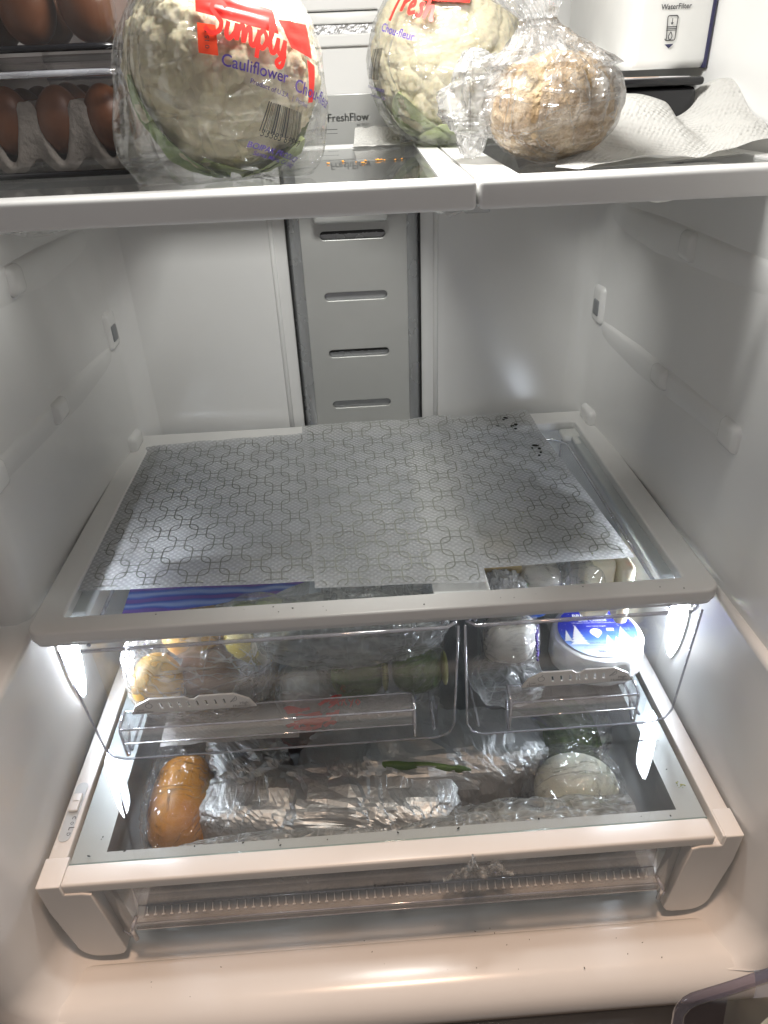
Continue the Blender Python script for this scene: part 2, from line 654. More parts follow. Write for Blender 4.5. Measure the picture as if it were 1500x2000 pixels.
def sph(c, r, az, el, off=0.0):
    az, el = radians(az), radians(el)
    n = Vector((cos(el) * sin(az), -cos(el) * cos(az), sin(el)))
    return Vector(c) + Vector((n.x * (r[0] + off), n.y * (r[1] + off), n.z * (r[2] + off)))


def sph_map(c, r, a0, e0, a1, e1, off):
    """(u along the baseline 0..1, v up in the same unit) -> point on the bag."""
    k = cos(radians((e0 + e1) / 2))
    dx, dy = (a1 - a0) * k, e1 - e0

    def f(u, v):
        x, y = dx * u - dy * v, dy * u + dx * v
        return sph(c, r, a0 + x / k, e0 + y, off)
    return f


def sph_text(name, s, c, r, a, mat, parent, off=.006, bold=0.0, shear=0.0, hs=1.0):
    uv, F = text2d(s, bold, shear)
    f = sph_map(c, r, *a, off)
    return part(name, ([f(u, v * hs) for u, v in uv], F), mat, parent, smooth=False)


def smooth_line(P, n=6):
    out = []
    for i in range(len(P) - 1):
        p0, p1, p2, p3 = P[max(0, i - 1)], P[i], P[i + 1], P[min(len(P) - 1, i + 2)]
        for k in range(n):
            t = k / n
            out.append(tuple(.5 * (2 * p1[d] + (p2[d] - p0[d]) * t + (2 * p0[d] - 5 * p1[d] + 4 * p2[d] - p3[d]) * t * t + (3 * p1[d] - p0[d] - 3 * p2[d] + p3[d]) * t ** 3) for d in (0, 1)))
    out.append(P[-1])
    return out


def ribbon2d(P, w, f):
    """Stroke of width w along the 2D points P, laid on the surface f(u, v)."""
    V, F = [], []
    for i, p in enumerate(P):
        a, b = P[max(0, i - 1)], P[min(len(P) - 1, i + 1)]
        dx, dy = b[0] - a[0], b[1] - a[1]
        L = math.hypot(dx, dy) or 1
        nx, ny = -dy / L * w / 2, dx / L * w / 2
        V += [f(p[0] + nx, p[1] + ny), f(p[0] - nx, p[1] - ny)]
        if i:
            k = 2 * i
            F.append((k - 2, k - 1, k + 1, k))
    return V, F


def vor(p, s, seed=0):
    d, _ = noise.voronoi(Vector(p) * s + Vector((seed, seed * 1.7, seed * .3)))
    return d


def crumple(p, s, seed=0):
    """Ridged creases, roughly -0.5..0.5."""
    p = Vector(p)
    q = p * s + Vector((seed * 3.1, seed, seed * 1.3))
    q += Vector((noise.noise(q * .7), noise.noise(q * .7 + Vector((5, 5, 5))), noise.noise(q * .7 + Vector((9, 2, 7))))) * .5
    a = 1 - abs(noise.noise(q)) * 2.2
    b = 1 - abs(noise.noise(q * 1.13 + Vector((17, 3, 8)))) * 2.2
    return max(a, b) * .75 - .45 + .35 * noise.noise(q * .5)


def spow(x, e):
    return math.copysign(abs(x) ** e, x)


def blob(c, r, n=(40, 24), e=1.0, disp=None, rot=None, flat=None):
    """Closed rounded body: superellipsoid with radial displacement disp(point)->metres; flat = lowest z."""
    c = Vector(c)
    V, F = [], []
    nu, nv = n
    for j in range(nv + 1):
        el = -pi / 2 + pi * j / nv
        for i in range(nu):
            az = 2 * pi * i / nu
            d = Vector((spow(cos(el), e) * spow(cos(az), e), spow(cos(el), e) * spow(sin(az), e), spow(sin(el), e)))
            p = Vector((d.x * r[0], d.y * r[1], d.z * r[2]))
            if rot:
                p = rot @ p
            if disp:
                q = c + p
                p = p + p.normalized() * disp(q)
            p = c + p
            if flat is not None and p.z < flat:
                p.z = flat + (p.z - flat) * .06
            V.append(p)
    for j in range(nv):
        for i in range(nu):
            a, b = j * nu + i, j * nu + (i + 1) % nu
            F.append((a, b, b + nu, a + nu))
    return V, F


def bag_blob(c, r, seed, amp=.006, s=28, n=(72, 44), e=.85, flat=None, rot=None, fine=.35):
    return blob(c, r, n, e, lambda q: amp * crumple(q, s, seed) + amp * fine * crumple(q, s * 3.1, seed + 3), rot, flat)


def sheet(corners, nu, nv, zf):
    """Grid sheet between four corners (front-left, front-right, back-right, back-left)."""
    a, b, c, d = [Vector((*q, 0)) if len(q) == 2 else Vector(q) for q in corners]

    def f(u, v):
        p = (a * (1 - u) + b * u) * (1 - v) + (d * (1 - u) + c * u) * v
        return Vector((p.x, p.y, p.z + zf(p.x, p.y, u, v)))
    return grid(nu, nv, f), f


def smst(x, a, b):
    t = max(0, min(1, (x - a) / (b - a)))
    return t * t * (3 - 2 * t)


# ================================================================== THE CABINET
def plan(upper, s=-1):
    P = [(.20, .489), (.315, .489)]
    P += [(.315 + .036 * sin(t), .4525 + .0365 * cos(t)) for t in [k * pi / 12 for k in range(1, 7)]]
    if upper and s > 0:
        P += [(.356, .40), (.362, .30), (.366, .18), (.370, .06), (.3705, -.05), (.371, -.13), (.378, -.165), (.390, -.190), (.404, -.202), (.425, -.206)]
    elif upper:
        P += [(.356, .40), (.362, .30), (.366, .18), (.370, .06), (.374, .038), (.384, .030), (.41, .028)]
    else:
        P += [(.357, .40), (.360, .30), (.363, .15), (.365, .03), (.363, -.05), (.362, -.12), (.366, -.15), (.378, -.18), (.388, -.196), (.398, -.205), (.42, -.208)]
    return P


def wall_strip(s, upper):
    P = plan(upper, s)
    if upper:
        Z = [(-.016, 0), (-.010, 0), (.12, 0), (.3, 0), (.6, 0), (.95, 0)]
    else:
        Z = [(-.35 + .05 * (1 - cos(t)), .05 * (1 - sin(t))) for t in [k * pi / 16 for k in range(9)]]
        Z += [(-.2, 0), (-.1, 0), (-.045, 0), (-.022, 0), (-.015, .0012), (-.0125, -.004), (-.012, -.05)]
    V, F = [], []
    n = len(P)
    for z, off in Z:
        for i, (x, y) in enumerate(P):
            k = smst(x, .315, .352)
            V.append(Vector((s * (x - off * k), y, z)))
    for j in range(len(Z) - 1):
        for i in range(n - 1):
            a = j * n + i
            q = (a, a + 1, a + 1 + n, a + n)
            F.append(q if s < 0 else q[::-1])
    return V, F


bw = part('back_wall', ([(-.33, .4875, -.36), (.33, .4875, -.36), (.33, .4875, .95), (-.33, .4875, .95)], [(0, 1, 2, 3)]), 'liner')
tag(bw, kind='structure')
# vertical embossed lines in the back wall beside the duct
for x in (-.115, .118):
    part('wall_emboss', tube([(x, .4885, -.3), (x, .4885, .2), (x, .4885, .6)], .004, 10), 'liner', bw)
walls = []
for s, nm in ((-1, 'left_wall'), (1, 'right_wall')):
    wl = part(nm, join(wall_strip(s, True), wall_strip(s, False)), 'liner')
    tag(wl, kind='structure')
    walls.append(wl)

    def wx(y):
        return .356 + (.40 - y) * .042
    # shelf rails moulded in the wall
    for z0, z1, y0, y1 in ((.135, .158, .05, .455), (.287, .315, .03, .47)):
        V, F = [], []
        ny = 24
        prof = [(0, z0 - .010), (.0018, z0 - .002), (.0034, z0 + .006), (.0042, (z0 + z1) / 2), (.0042, z1 - .004), (.0035, z1), (0, z1 + .004)]
        for i in range(ny):
            y = y0 + (y1 - y0) * i / (ny - 1)
            k = min(1, min(i, ny - 1 - i) / 1.5)
            for d, z in prof:
                V.append(Vector((s * (wx(y) + .002 - d * k), y, z)))
        m_ = len(prof)
        for i in range(ny - 1):
            for j in range(m_ - 1):
                a = i * m_ + j
                F.append((a, a + 1, a + 1 + m_, a + m_))
        part('shelf_rail', (V, F), 'liner', wl)
    for y0, y1, z0, z1, d in ((.425, .465, .150, .205, .0065), (.045, .085, .130, .162, .0060), (.20, .235, .285, .317, .0070), (.41, .455, -.004, .022, .010), (.21, .25, .134, .160, .0070)):
        bx = rbox(min(s * (wx(y1) - d), s * (wx(y1) + .01)), max(s * (wx(y1) - d), s * (wx(y1) + .01)), y0, y1, z0, z1, min(.0085, (y1 - y0) * .3, (z1 - z0) * .3), 5)
        part('rail_stop', bx, 'liner', wl)
    # grey block on the rear stop, its colour standing for a pocket's shade
    part('pocket_shade', rbox(min(s * (wx(.44) - .0095), s * wx(.44)), max(s * (wx(.44) - .0095), s * wx(.44)), .432, .452, .163, .185, .002), 'slotback', wl)

fl = part('fridge_floor', ([(-.36, -.153, -.350), (.36, -.153, -.350), (.36, .489, -.350), (-.36, .489, -.350)], [(0, 1, 2, 3)]), 'liner')
tag(fl, kind='structure')
prof = [(-.150, -.352), (-.1515, -.3465), (-.154, -.3445), (-.158, -.3442), (-.175, -.3445), (-.192, -.3455), (-.203, -.349), (-.212, -.356), (-.218, -.366), (-.220, -.378), (-.220, -.392)]
led_ = part('front_sill', extrude_x(prof, -.375, .375, closed=False), 'liner')
tag(led_, kind='structure')
tag(part('cabinet_ceiling', rbox(-.42, .42, -.20, .489, .93, .96, .004), 'liner'), kind='structure')
g = part('gasket_dark_strips', join(rbox(-.45, .45, -.252, -.221, -.402, -.376, .004), rbox(-.46, -.414, -.03, .03, -.02, .9, .005), rbox(-.47, -.418, -.26, -.203, -.38, -.03, .005), rbox(.422, .47, -.26, -.203, -.38, .9, .005)), 'gasket')  # upright side strips added to darken the view past the walls
tag(g, 'black rubber gasket below the white front sill, with added dark strips beside the walls', 'gasket')
fz = thing('freezer_compartment', 'dark top edge of the freezer drawer below the front sill', 'freezer drawer', (0, -.3, -.45))
part('drawer_panel', rbox(-.46, .46, -.56, -.254, -.60, -.398, .006, 3), 'door', fz)
part('edge_trim', rbox(-.455, .455, -.268, -.258, -.399, -.394, .002), 'bronze', fz)
part('edge_trim', rbox(-.455, .455, -.335, -.325, -.399, -.393, .002), 'bronze', fz)

# ------------------------------------------------------------------ side lamps
for s in (-1, 1):
    lp = thing('side_lamp', 'white led side lamp glowing behind the %s crisper drawer' % ('left end of the wide' if s < 0 else 'right end of the narrow'), 'lamp', (s * .364, .075, -.1), 'led side lamps on the fridge walls')
    poly = smooth_line([(.058, -.034), (.075, -.030), (.088, -.038), (.092, -.075), (.090, -.110), (.083, -.136), (.071, -.158), (.060, -.138), (.054, -.105), (.054, -.06), (.058, -.034)], 5)[:-1]
    part('diffuser', prism(poly, lambda a, b, d, s=s: Vector((s * (.3605 - .0 + d), a, b)), .006), 'led', lp, smooth=False)
    part('housing', prism([(.5 * (.073 + a) * 0 + .073 + (a - .073) * 1.16, -.098 + (b + .098) * 1.1) for a, b in poly], lambda a, b, d, s=s: Vector((s * (.3625 + d), a, b)), .01), 'white', lp, smooth=False)

# ------------------------------------------------------------------ air duct column
dc = thing('air_duct_column', 'silver grey air duct column with slots down the middle of the back wall', 'air duct', (0, .47, 0))


def capsule(x0, x1, z, h, n=8):
    r = h / 2
    return [(x1 - r + r * sin(k * pi / n), z + r - r + r * -cos(k * pi / n)) for k in range(n + 1)] + [(x0 + r - r * sin(k * pi / n), z + r * cos(k * pi / n)) for k in range(n + 1)]


def to_wall(vf, y):
    return [Vector((v.x, y - v.z, v.y)) for v in vf[0]], [f[::-1] for f in vf[1]]


slots = [capsule(-.047, .046, z, .0135) for z in (.286, .2025, .118, .036)]
low = curve_plate([(-.0715, -.03), (.0735, -.03), (.0735, .4525), (-.0715, .4525)], slots, .003, .0011, 2)
part('slotted_panel', to_wall(low, .4665), 'duct', dc, smooth=True, sharp=40)
up_ = curve_plate([(-.0715, .4540), (.0885, .4540), (.0885, .70), (-.0715, .70)], [rrect(-.049, .0465, .5145, .541, .004)], .003, .0011, 2)
part('filter_cover', to_wall(up_, .4665), 'frame', dc, smooth=True, sharp=40)
part('duct_back', rbox(-.07, .07, .4705, .475, -.03, .70, 0), 'duct_side', dc, smooth=False)
for z in (.286, .118):
    # dark ragged foam showing in two of the slots
    V = []
    n = 40
    for i in range(n):
        x = -.0455 + .09 * i / (n - 1)
        V += [Vector((x, .4693, z + .0065)), Vector((x, .4693, z + .0005 + .0022 * abs(noise.noise(Vector((i * .6, z * 50, 0))))))]
    part('foam_edge', (V, [(2 * i, 2 * i + 1, 2 * i + 3, 2 * i + 2) for i in range(n - 1)]), 'black', dc, smooth=False)
for s, x0, x1, xu in ((-1, -.0715, -.092, -.0715), (1, .0735, .0935, .0885)):
    def side(u, v, x0=x0, x1=x1):
        z = -.03 + .73 * v
        t = u
        x = x0 + (x1 - x0) * t
        y = .4665 + .021 * t ** 2.2 + (.0035 * sin(pi * t))
        return Vector((x, y, z))
    part('column_edge', grid(10, 8, side), 'duct_side', dc)
    part('shadow_gap', rbox(min(x1, x1 + s * .0022), max(x1, x1 + s * .0022), .484, .4882, -.03, .70, 0), 'black', dc, smooth=False)
part('louver_ledge', rbox(-.052, .048, .440, .466, .3045, .328, .005, 3), 'duct', dc)
# upper louver and its recess
lv = part('louver_frame', to_wall(curve_plate(rrect(-.062, .060, .505, .55, .008), [rrect(-.049, .0465, .5145, .541, .004)], .004, .0018, 2), .4630), 'frame', dc, smooth=True, sharp=40)
part('louver_blade', rbox(-.048, .0455, .462, .472, .526, .538, .002), 'white', lv)
part('foil_strip', grid(60, 6, lambda u, v: Vector((-.048 + .0935 * u, .4655 + .0016 * crumple((u * .1, v * .02, 0), 140, 2), .5155 + .010 * v))), 'foil', lv, smooth=False)
fw = flat_text('lettering', 'FreshFlow', (-.0235, .4645, .4235), (.029, .4645, .4235), (0, 0, 1), 'greyprint', dc, .012)
flat_text('lettering', 'air filter', (.013, .4645, .4175), (.029, .4645, .4175), (0, 0, 1), 'greyprint', dc)
part('leaf_mark', join(ribbon2d(smooth_line([(-.0325, .4315), (-.0325, .426), (-.0295, .423), (-.0268, .426), (-.0268, .4315)]), .0016, lambda a, b: Vector((a, .4645, b))), ribbon2d([(-.0305, .4315), (-.0265, .4325), (-.0245, .431)], .0016, lambda a, b: Vector((a, .4644, b))), ribbon2d([(-.0350, .4315), (-.0350, .4275)], .0014, lambda a, b: Vector((a, .4645, b)))), 'greyprint', dc, smooth=False)
part('catch_outline', join(*[rbox(x0, x1, .4638, .4646, z0, z1, 0) for x0, x1, z0, z1 in ((-.033, -.012, .4145, .4152), (-.033, -.0322, .404, .4152), (-.026, -.012, .4100, .4105))]), 'darkprint', dc, smooth=False)

# ------------------------------------------------------------------ water filter housing
wf = thing('water_filter_housing', 'white water filter housing on the right wall above the paper towel', 'water filter', (.33, .35, .465))
part('housing', rbox(.284, .366, .25, .489, .4665, .70, .008, 4), 'white', wf)
part('catch', rbox(.272, .29, .34, .40, .4685, .487, .005, 3), 'white', wf)
part('seam', rbox(.3585, .3625, .2485, .262, .466, .70, .0015), 'navy', wf)
yy = .2494
flat_text('lettering', 'WaterFilter', (.3075, yy, .5155), (.3375, yy, .5160), (0, 0, 1), 'darkprint', wf, .014)
fm = lambda a, b: Vector((a, yy - .0006, b))
icon = [ribbon2d(rrect(.3155, .3255, .4905, .5105, .0015, 3) + [(.317, .4905)], .0009, fm), ribbon2d([(.3155, .5015), (.3255, .5015)], .0008, fm), ribbon2d([(.3155, .5000), (.3255, .5000)], .0006, fm), ribbon2d([(.3155, .4988), (.3255, .4988)], .0006, fm), ribbon2d([(.3205, .5085), (.3205, .5045)], .0007, fm), ([fm(.319, .5050), fm(.322, .5050), fm(.3205, .5030)], [(0, 2, 1)]),
        ribbon2d(smooth_line([(.3205, .4975), (.3188, .4940), (.3196, .4915), (.3205, .4908), (.3214, .4915), (.3222, .4940), (.3205, .4975)]), .0008, fm)]
part('cartridge_symbol', join(*icon), 'darkprint', wf, smooth=False)
part('arrow_mark', ([fm(.3160, .4872), fm(.3250, .4876), fm(.3205, .4838)], [(0, 2, 1)]), 'navy', wf, smooth=False)

# ================================================================== UPPER SHELVES
ZS = .400


def shelf_half(label, xl, xr, xlb, xrb, glass_front, glass_back):
    """Glass shelf half: front lip, side bars and rear bar as one moulded frame, with a pane set in it."""
    t = thing('glass_shelf', label, 'shelf', ((xl + xr) / 2, .15, ZS - .01))
    yb = .40
    X = lambda x0, x1, y: x0 + (x1 - x0) * y / .40
    # front lip with rounded top and a short rear bar
    lip = rbox(xl, xr, -.004, .026, ZS - .018, ZS + .003, .004, 4)
    def bar(x0f, x1f, x0b, x1b, y0, y1, z0, z1):
        V = [Vector((X(x0f, x0b, y0), y0, z)) for z in (z0, z1)] + [Vector((X(x1f, x1b, y0), y0, z)) for z in (z0, z1)] + [Vector((X(x0f, x0b, y1), y1, z)) for z in (z0, z1)] + [Vector((X(x1f, x1b, y1), y1, z)) for z in (z0, z1)]
        return V, [(0, 1, 3, 2), (4, 6, 7, 5), (0, 4, 5, 1), (2, 3, 7, 6), (1, 5, 7, 3), (0, 2, 6, 4)]
    part('front_lip', lip, 'frame', t)
    gl, gr = glass_front
    gbl, gbr = glass_back
    if gl > xl + .001:
        part('side_bar', bar(xl + .0006, gl, xlb + .0006, gbl, .0255, .38, ZS - .012, ZS + .0012), 'frame', t, smooth=False)
    if gr < xr - .001:
        part('side_bar', bar(gr, xr - .0006, gbr, xrb - .0006, .0255, .38, ZS - .012, ZS + .0012), 'frame', t, smooth=False)
    part('rear_bar', rbox(xlb, xrb, .3805, .40, ZS - .014, ZS + .002, .002), 'frame', t)
    V = [Vector((gl, .0262, ZS)), Vector((gr, .0262, ZS)), Vector((gbr, .38, ZS)), Vector((gbl, .38, ZS))]
    part('glass_pane', (V, [(0, 1, 2, 3)]), 'glass', t, smooth=False)
    return t


sl = shelf_half('white edged glass shelf half holding the eggs and large cauliflower', -.368, .0900, -.350, .1015, (-.350, .0655), (-.335, .079))
sr = shelf_half('white edged glass shelf half holding the wrapped bread and paper towel', .0916, .368, .1030, .350, (.129, .350), (.137, .335))
part('lip_joint', rbox(.082, .101, .0, .02, .3795, .3822, .001), 'clear', sl)


# ================================================================== EGGS
def egg_mesh():
    def f(u, v):
        t = v * pi
        r = .0215 * sin(t) * (1 + .10 * cos(t))
        return Vector((r * cos(u * 2 * pi), r * sin(u * 2 * pi), -.0285 * cos(t)))
    V, F = grid(24, 16, f, closeu=True)
    return mesh('egg', (V, F), 'egg')


def clear_bin(label, x0, x1, y0, y1, z0, z1, lid):
    t = thing('egg_bin', label, 'egg bin', ((x0 + x1) / 2, y0, z0))
    th = .0022
    prof_ = rrect(x0, x1, y0, y1, .018, 6)
    n = len(prof_)
    V = [Vector((a, b, z0 + .004)) for a, b in prof_] + [Vector((a, b, z1)) for a, b in prof_]
    F = [(i, (i + 1) % n, n + (i + 1) % n, n + i) for i in range(n)] + [tuple(range(n))[::-1]]
    part('bin_wall', (V, F), 'smoky', t, smooth=False)
    part('bin_base', tube([(a, b, z0 + .003) for a, b in prof_], .0028, 8, closed=True), 'blacktray', t)
    part('bin_rim', tube([(a, b, z1) for a, b in prof_], .003, 8, closed=True), 'edge', t)
    if lid:
        part('lid', join(rbox(x0 - .002, x1 + .002, y0 - .002, y1, z1 + .003, z1 + .013, .003), ), 'smoky', t)
    return t


b1 = clear_bin('lower clear egg bin holding the grey pulp tray of brown eggs', -.366, -.196, .165, .44, .4012, .483, True)
b2 = clear_bin('upper clear egg bin stacked on the lower one with large brown eggs', -.366, -.196, .165, .44, .4985, .62, False)

# pulp tray: height field with pointed posts, and a scalloped skirt in front
pc = .046


def pulp_h(x, y):
    cx, cy = (x + .2225) / pc, (y - .197) / pc
    k = .5 - .25 * (cos(2 * pi * cx) + cos(2 * pi * cy))
    return .410 + .053 * smst(k, .22, .80) + .0012 * noise.noise(Vector((x * 300, y * 300, 0)))


px0, px1, py0, py1 = -.361, -.2005, .1832, .43
V, F = grid(90, 110, lambda u, v: Vector((px0 + (px1 - px0) * u, py0 + (py1 - py0) * v, pulp_h(px0 + (px1 - px0) * u, py0 + (py1 - py0) * v))))


def skirt(u, v):
    x = px0 + (px1 - px0) * u
    zt = pulp_h(x, py0)
    c = .5 + .5 * cos(2 * pi * (x + .2225) / pc)
    zb = .4048 + .012 * (1 - c) ** 2 * 1.0
    z = zt + (min(zb, zt - .002) - zt) * v
    return Vector((x, py0 - .004 * sin(pi * v) - .003 * c * v + .0015 * noise.noise(Vector((x * 90, z * 90, 3))), z))


pt = part('egg_tray', join((V, F), grid(90, 14, skirt)), 'pulp')
tag(pt, 'grey moulded pulp egg tray with pointed posts inside the lower clear bin', 'egg tray')
em = egg_mesh()
k = 0
names = ['foremost', 'second', 'third']
for row in range(3):
    for i in range(3):
        x, y = -.2225 - pc * i - (.0 if i else .001), .197 + pc * row
        e = bpy.data.objects.new('egg', em)
        place(e, None, (x, y, .447 + random.uniform(-.002, .002)), (random.uniform(-.2, .2), random.uniform(-.2, .2), random.random() * 6))
        tag(e, 'brown egg in the %s pulp tray row, %s' % (names[row], ['nearest the cauliflower', 'in the middle', 'nearest the left wall'][i]), 'egg', 'brown eggs in the pulp tray')
for row in range(2):
    for i in range(3):
        x, y = -.2225 - .051 * i, .197 + .052 * row
        e = bpy.data.objects.new('egg', em)
        place(e, None, (x, y, .5365), (random.uniform(-.15, .15), random.uniform(-.15, .15), random.random() * 6), (1.1, 1.1, 1.15))
        tag(e, 'large brown egg in the upper bin %s row, %s' % (['front', 'back'][row], ['nearest the cauliflower', 'in the middle', 'nearest the left wall'][i]), 'egg', 'brown eggs in the upper bin')


# ================================================================== CAULIFLOWERS
def floret_mesh(seed):
    bm = bmesh.new()
    bmesh.ops.create_icosphere(bm, subdivisions=5, radius=1)
    for v in bm.verts:
        n_ = v.co.normalized()
        d = vor(n_, 2.3, seed)
        d2 = vor(n_, 9.0, seed + 4)
        v.co = n_ * (1 + .15 * (.45 - d[0]) + .085 * (.40 - d2[0]))
    bm.verts.index_update()
    vf = [v.co.copy() for v in bm.verts], [tuple(v.index for v in f.verts) for f in bm.faces]
    bm.free()
    return mesh('floret', vf, 'curd')


FLO = [floret_mesh(i * 5.3 + 1) for i in range(4)]


def leaf_patch(c, r, az, el0, el1, wd, lift, seed):
    def f(u, v):
        el = el0 + (el1 - el0) * v
        wv = wd * (sin(pi * min(1, .15 + .85 * v)) ** .6) * (1 - .25 * v) / max(.3, cos(radians(el)))
        a = az + (u - .5) * wv
        off = lift * (.25 + v) + .004 * (abs(u - .5) * 2) ** 2 + .002 * noise.noise(Vector((u * 5, v * 6, seed)))
        return sph(c, r, a, el, off)
    return grid(14, 16, f)


def cauliflower(label, c, R, n, leaves, seed):
    t = thing('cauliflower', label, 'cauliflower', (c[0], c[1], ZS))
    part('core', blob(c, (R * .90, R * .90, R * .92), (40, 28)), 'curd', t)
    rnd = random.Random(seed)
    for i in range(n):
        z = 1 - (i + .5) / n * 1.72
        a = i * 2.399963 + rnd.uniform(-.12, .12)
        q = math.sqrt(max(0, 1 - z * z))
        d = Vector((q * cos(a), q * sin(a), z)).normalized()
        s = R * rnd.uniform(.25, .36)
        o = bpy.data.objects.new('floret', FLO[i % 4])
        k_ = 1 - .13 * smst(-z, 0, .8)
        pos = Vector(c) + Vector((d.x * k_, d.y * k_, d.z)) * (R - s * .80 + rnd.uniform(-.002, .0015))
        place(o, t, pos, (rnd.uniform(0, 6), rnd.uniform(0, 6), rnd.uniform(0, 6)), (s, s, s))
    for az, e0, e1, wd, lift, m_ in leaves:
        part('leaf', leaf_patch(c, (R * .93, R * .93, R * .95), az, e0, e1, wd, lift, seed + az), m_, t)
    return t


C1, R1 = (-.099, .107, .476), .0735
cauliflower('large cream cauliflower at the shelf front beside the egg bins', C1, R1, 110,
            [(-60, -80, 2, 40, .005, 'leaf'), (-25, -85, -50, 60, .002, 'paleleaf'), (66, -80, -34, 40, .007, 'paleleaf'), (-100, -70, 30, 60, .004, 'leaf'), (130, -75, 0, 60, .004, 'leaf'), (-45, -80, -20, 30, .008, 'leaf')], 3)
C2, R2 = (.113, .345, .482), .080
cauliflower('smaller pale cauliflower at the back of the shelf behind the bread', C2, R2, 110,
            [(-48, -80, -18, 50, .004, 'paleleaf'), (-5, -85, -42, 70, .004, 'paleleaf'), (-100, -75, -10, 60, .004, 'paleleaf'), (60, -80, -30, 60, .004, 'paleleaf'), (150, -75, 0, 60, .004, 'paleleaf')], 8)


def produce_bag(label, c, R, seed, flare):
    t = thing('produce_bag', label, 'plastic bag', (c[0], c[1], ZS))

    def disp(q):
        d = (q - Vector(c))
        az = math.atan2(d.x, -d.y)
        el = d.z / R
        a = .0045 * crumple(q, 18, seed) + .0015 * crumple(q, 55, seed + 2)
        for fa, fe, w_, h in flare:
            da = (az - radians(fa) + pi) % (2 * pi) - pi
            a += h * exp(-(da / radians(w_)) ** 2 - ((el - fe) / .42) ** 2)
        return a + .002
    part('film', blob(c, (R, R, R), (96, 64), 1.0, disp, None, ZS + .0015), 'bag', t)
    return t


BR1 = .0835
bg1 = produce_bag('printed clear bag with red and purple lettering round the large cauliflower', C1, .0775, 1, [(-75, -.62, 15, .030), (-40, -.85, 12, .018), (80, -.75, 14, .018), (-100, .1, 20, .010)])
r1 = (.0808,) * 3


def patch(c, r, quad, mat, parent, name, off=.0045, n=(10, 10), edge=0):
    (a0, e0), (a1, e1), (a2, e2), (a3, e3) = quad

    def f(u, v):
        a = (a0 * (1 - u) + a1 * u) * (1 - v) + (a3 * (1 - u) + a2 * u) * v
        e = (e0 * (1 - u) + e1 * u) * (1 - v) + (e3 * (1 - u) + e2 * u) * v
        return sph(c, r, a, e, off + edge * noise.noise(Vector((u * 4, v * 4, 1))))
    return part(name, grid(n[0], n[1], f), mat, parent)


SIMPLY = [[(.62, .92), (.45, 1.05), (.22, .98), (.16, .78), (.34, .62), (.52, .45), (.48, .2), (.25, .08), (.02, .2)],
          [(.74, .55), (.72, .2), (.82, .08), (.98, .3), (1.02, .55), (1.05, .1), (1.1, .42), (1.22, .55), (1.27, .1), (1.33, .42), (1.45, .55), (1.5, .15), (1.62, .12), (1.75, .5)],
          [(1.75, .58), (1.73, -.22)], [(1.75, .45), (1.9, .6), (2.02, .38), (1.9, .1), (1.76, .16)], [(2.02, .2), (2.2, .6), (2.25, 1.0), (2.15, 1.02), (2.16, .2), (2.3, .1), (2.42, .5)],
          [(2.42, .55), (2.42, .2), (2.55, .12), (2.68, .55)], [(2.68, .55), (2.64, -.12), (2.50, -.26), (2.42, -.12), (2.72, .12)], [(.77, .78), (.79, .82)]]
FRESH = [[(.5, 1.0), (.35, 1.1), (.25, .8), (.22, -.3)], [(.05, .5), (.5, .55)], [(.55, .55), (.57, .1), (.6, .4), (.78, .55)], [(.85, .3), (1.05, .4), (1.0, .56), (.88, .4), (.95, .12), (1.18, .2)], [(1.45, .52), (1.3, .5), (1.42, .3), (1.4, .12), (1.22, .14)], [(1.62, 1.0), (1.58, .1), (1.66, .42), (1.82, .5), (1.84, .12), (1.95, .12)], [(2.08, .10), (2.12, .10)]]


def brush(strokes, total, c, r, a, mat, parent, w_, off=.0078):
    f = sph_map(c, r, *a, off)
    g_ = lambda u, v: f(u / total, v / total)
    return part('brush_lettering', join(*[ribbon2d(smooth_line(s_), w_, g_) for s_ in strokes]), mat, parent, smooth=False)


def barcode(c, r, quad, parent, off=.006):
    (a0, e0), (a1, e1), (a2, e2), (a3, e3) = quad
    rnd = random.Random(5)
    V, F = [], []
    u = 0.0
    while u < 1:
        wd = rnd.choice((.012, .012, .024, .04))
        for uu, vv in ((u, 0), (min(1, u + wd), 0), (u, .33), (min(1, u + wd), .33), (u, .66), (min(1, u + wd), .66), (u, 1), (min(1, u + wd), 1)):
            a = (a0 * (1 - uu) + a1 * uu) * (1 - vv) + (a3 * (1 - uu) + a2 * uu) * vv
            e = (e0 * (1 - uu) + e1 * uu) * (1 - vv) + (e3 * (1 - uu) + e2 * uu) * vv
            V.append(sph(c, r, a, e, off))
        k_ = len(V) - 8
        F += [(k_, k_ + 1, k_ + 3, k_ + 2), (k_ + 2, k_ + 3, k_ + 5, k_ + 4), (k_ + 4, k_ + 5, k_ + 7, k_ + 6)]
        u += wd + rnd.choice((.012, .018, .03))
    part('barcode', (V, F), 'black', parent, smooth=False)


brush(SIMPLY, 2.75, C1, r1, (0, 16.0, 38, 4.5), 'red', bg1, .14)
patch(C1, r1, [(-3, 26), (38, 15.5), (38, 26), (-3, 35)], 'red', bg1, 'red_band', edge=.001)
patch(C1, r1, [(44, 10), (58, 5), (60, 20), (40, 22)], 'red', bg1, 'red_band', edge=.001)
patch(C1, r1, [(54, -14), (58, -14), (60, 2), (54, 5)], 'red', bg1, 'red_band')
patch(C1, r1, [(-3, 8.6), (5.8, 7.2), (6.3, 19.2), (-2.4, 20.6)], 'orangered', bg1, 'price_tag', off=.0068)
sph_text('lettering', '0 15 9', C1, r1, (2.2, 10, 2.9, 17.5), 'darkprint', bg1, off=.0072, hs=.9)
sph_text('lettering', 'Cauliflower', C1, r1, (6.5, 3.6, 38.5, -4.8), 'purple', bg1, bold=.01)
sph_text('lettering', 'Chou-fleur', C1, r1, (42.5, -8.0, 76, -18), 'purple', bg1, bold=.01)
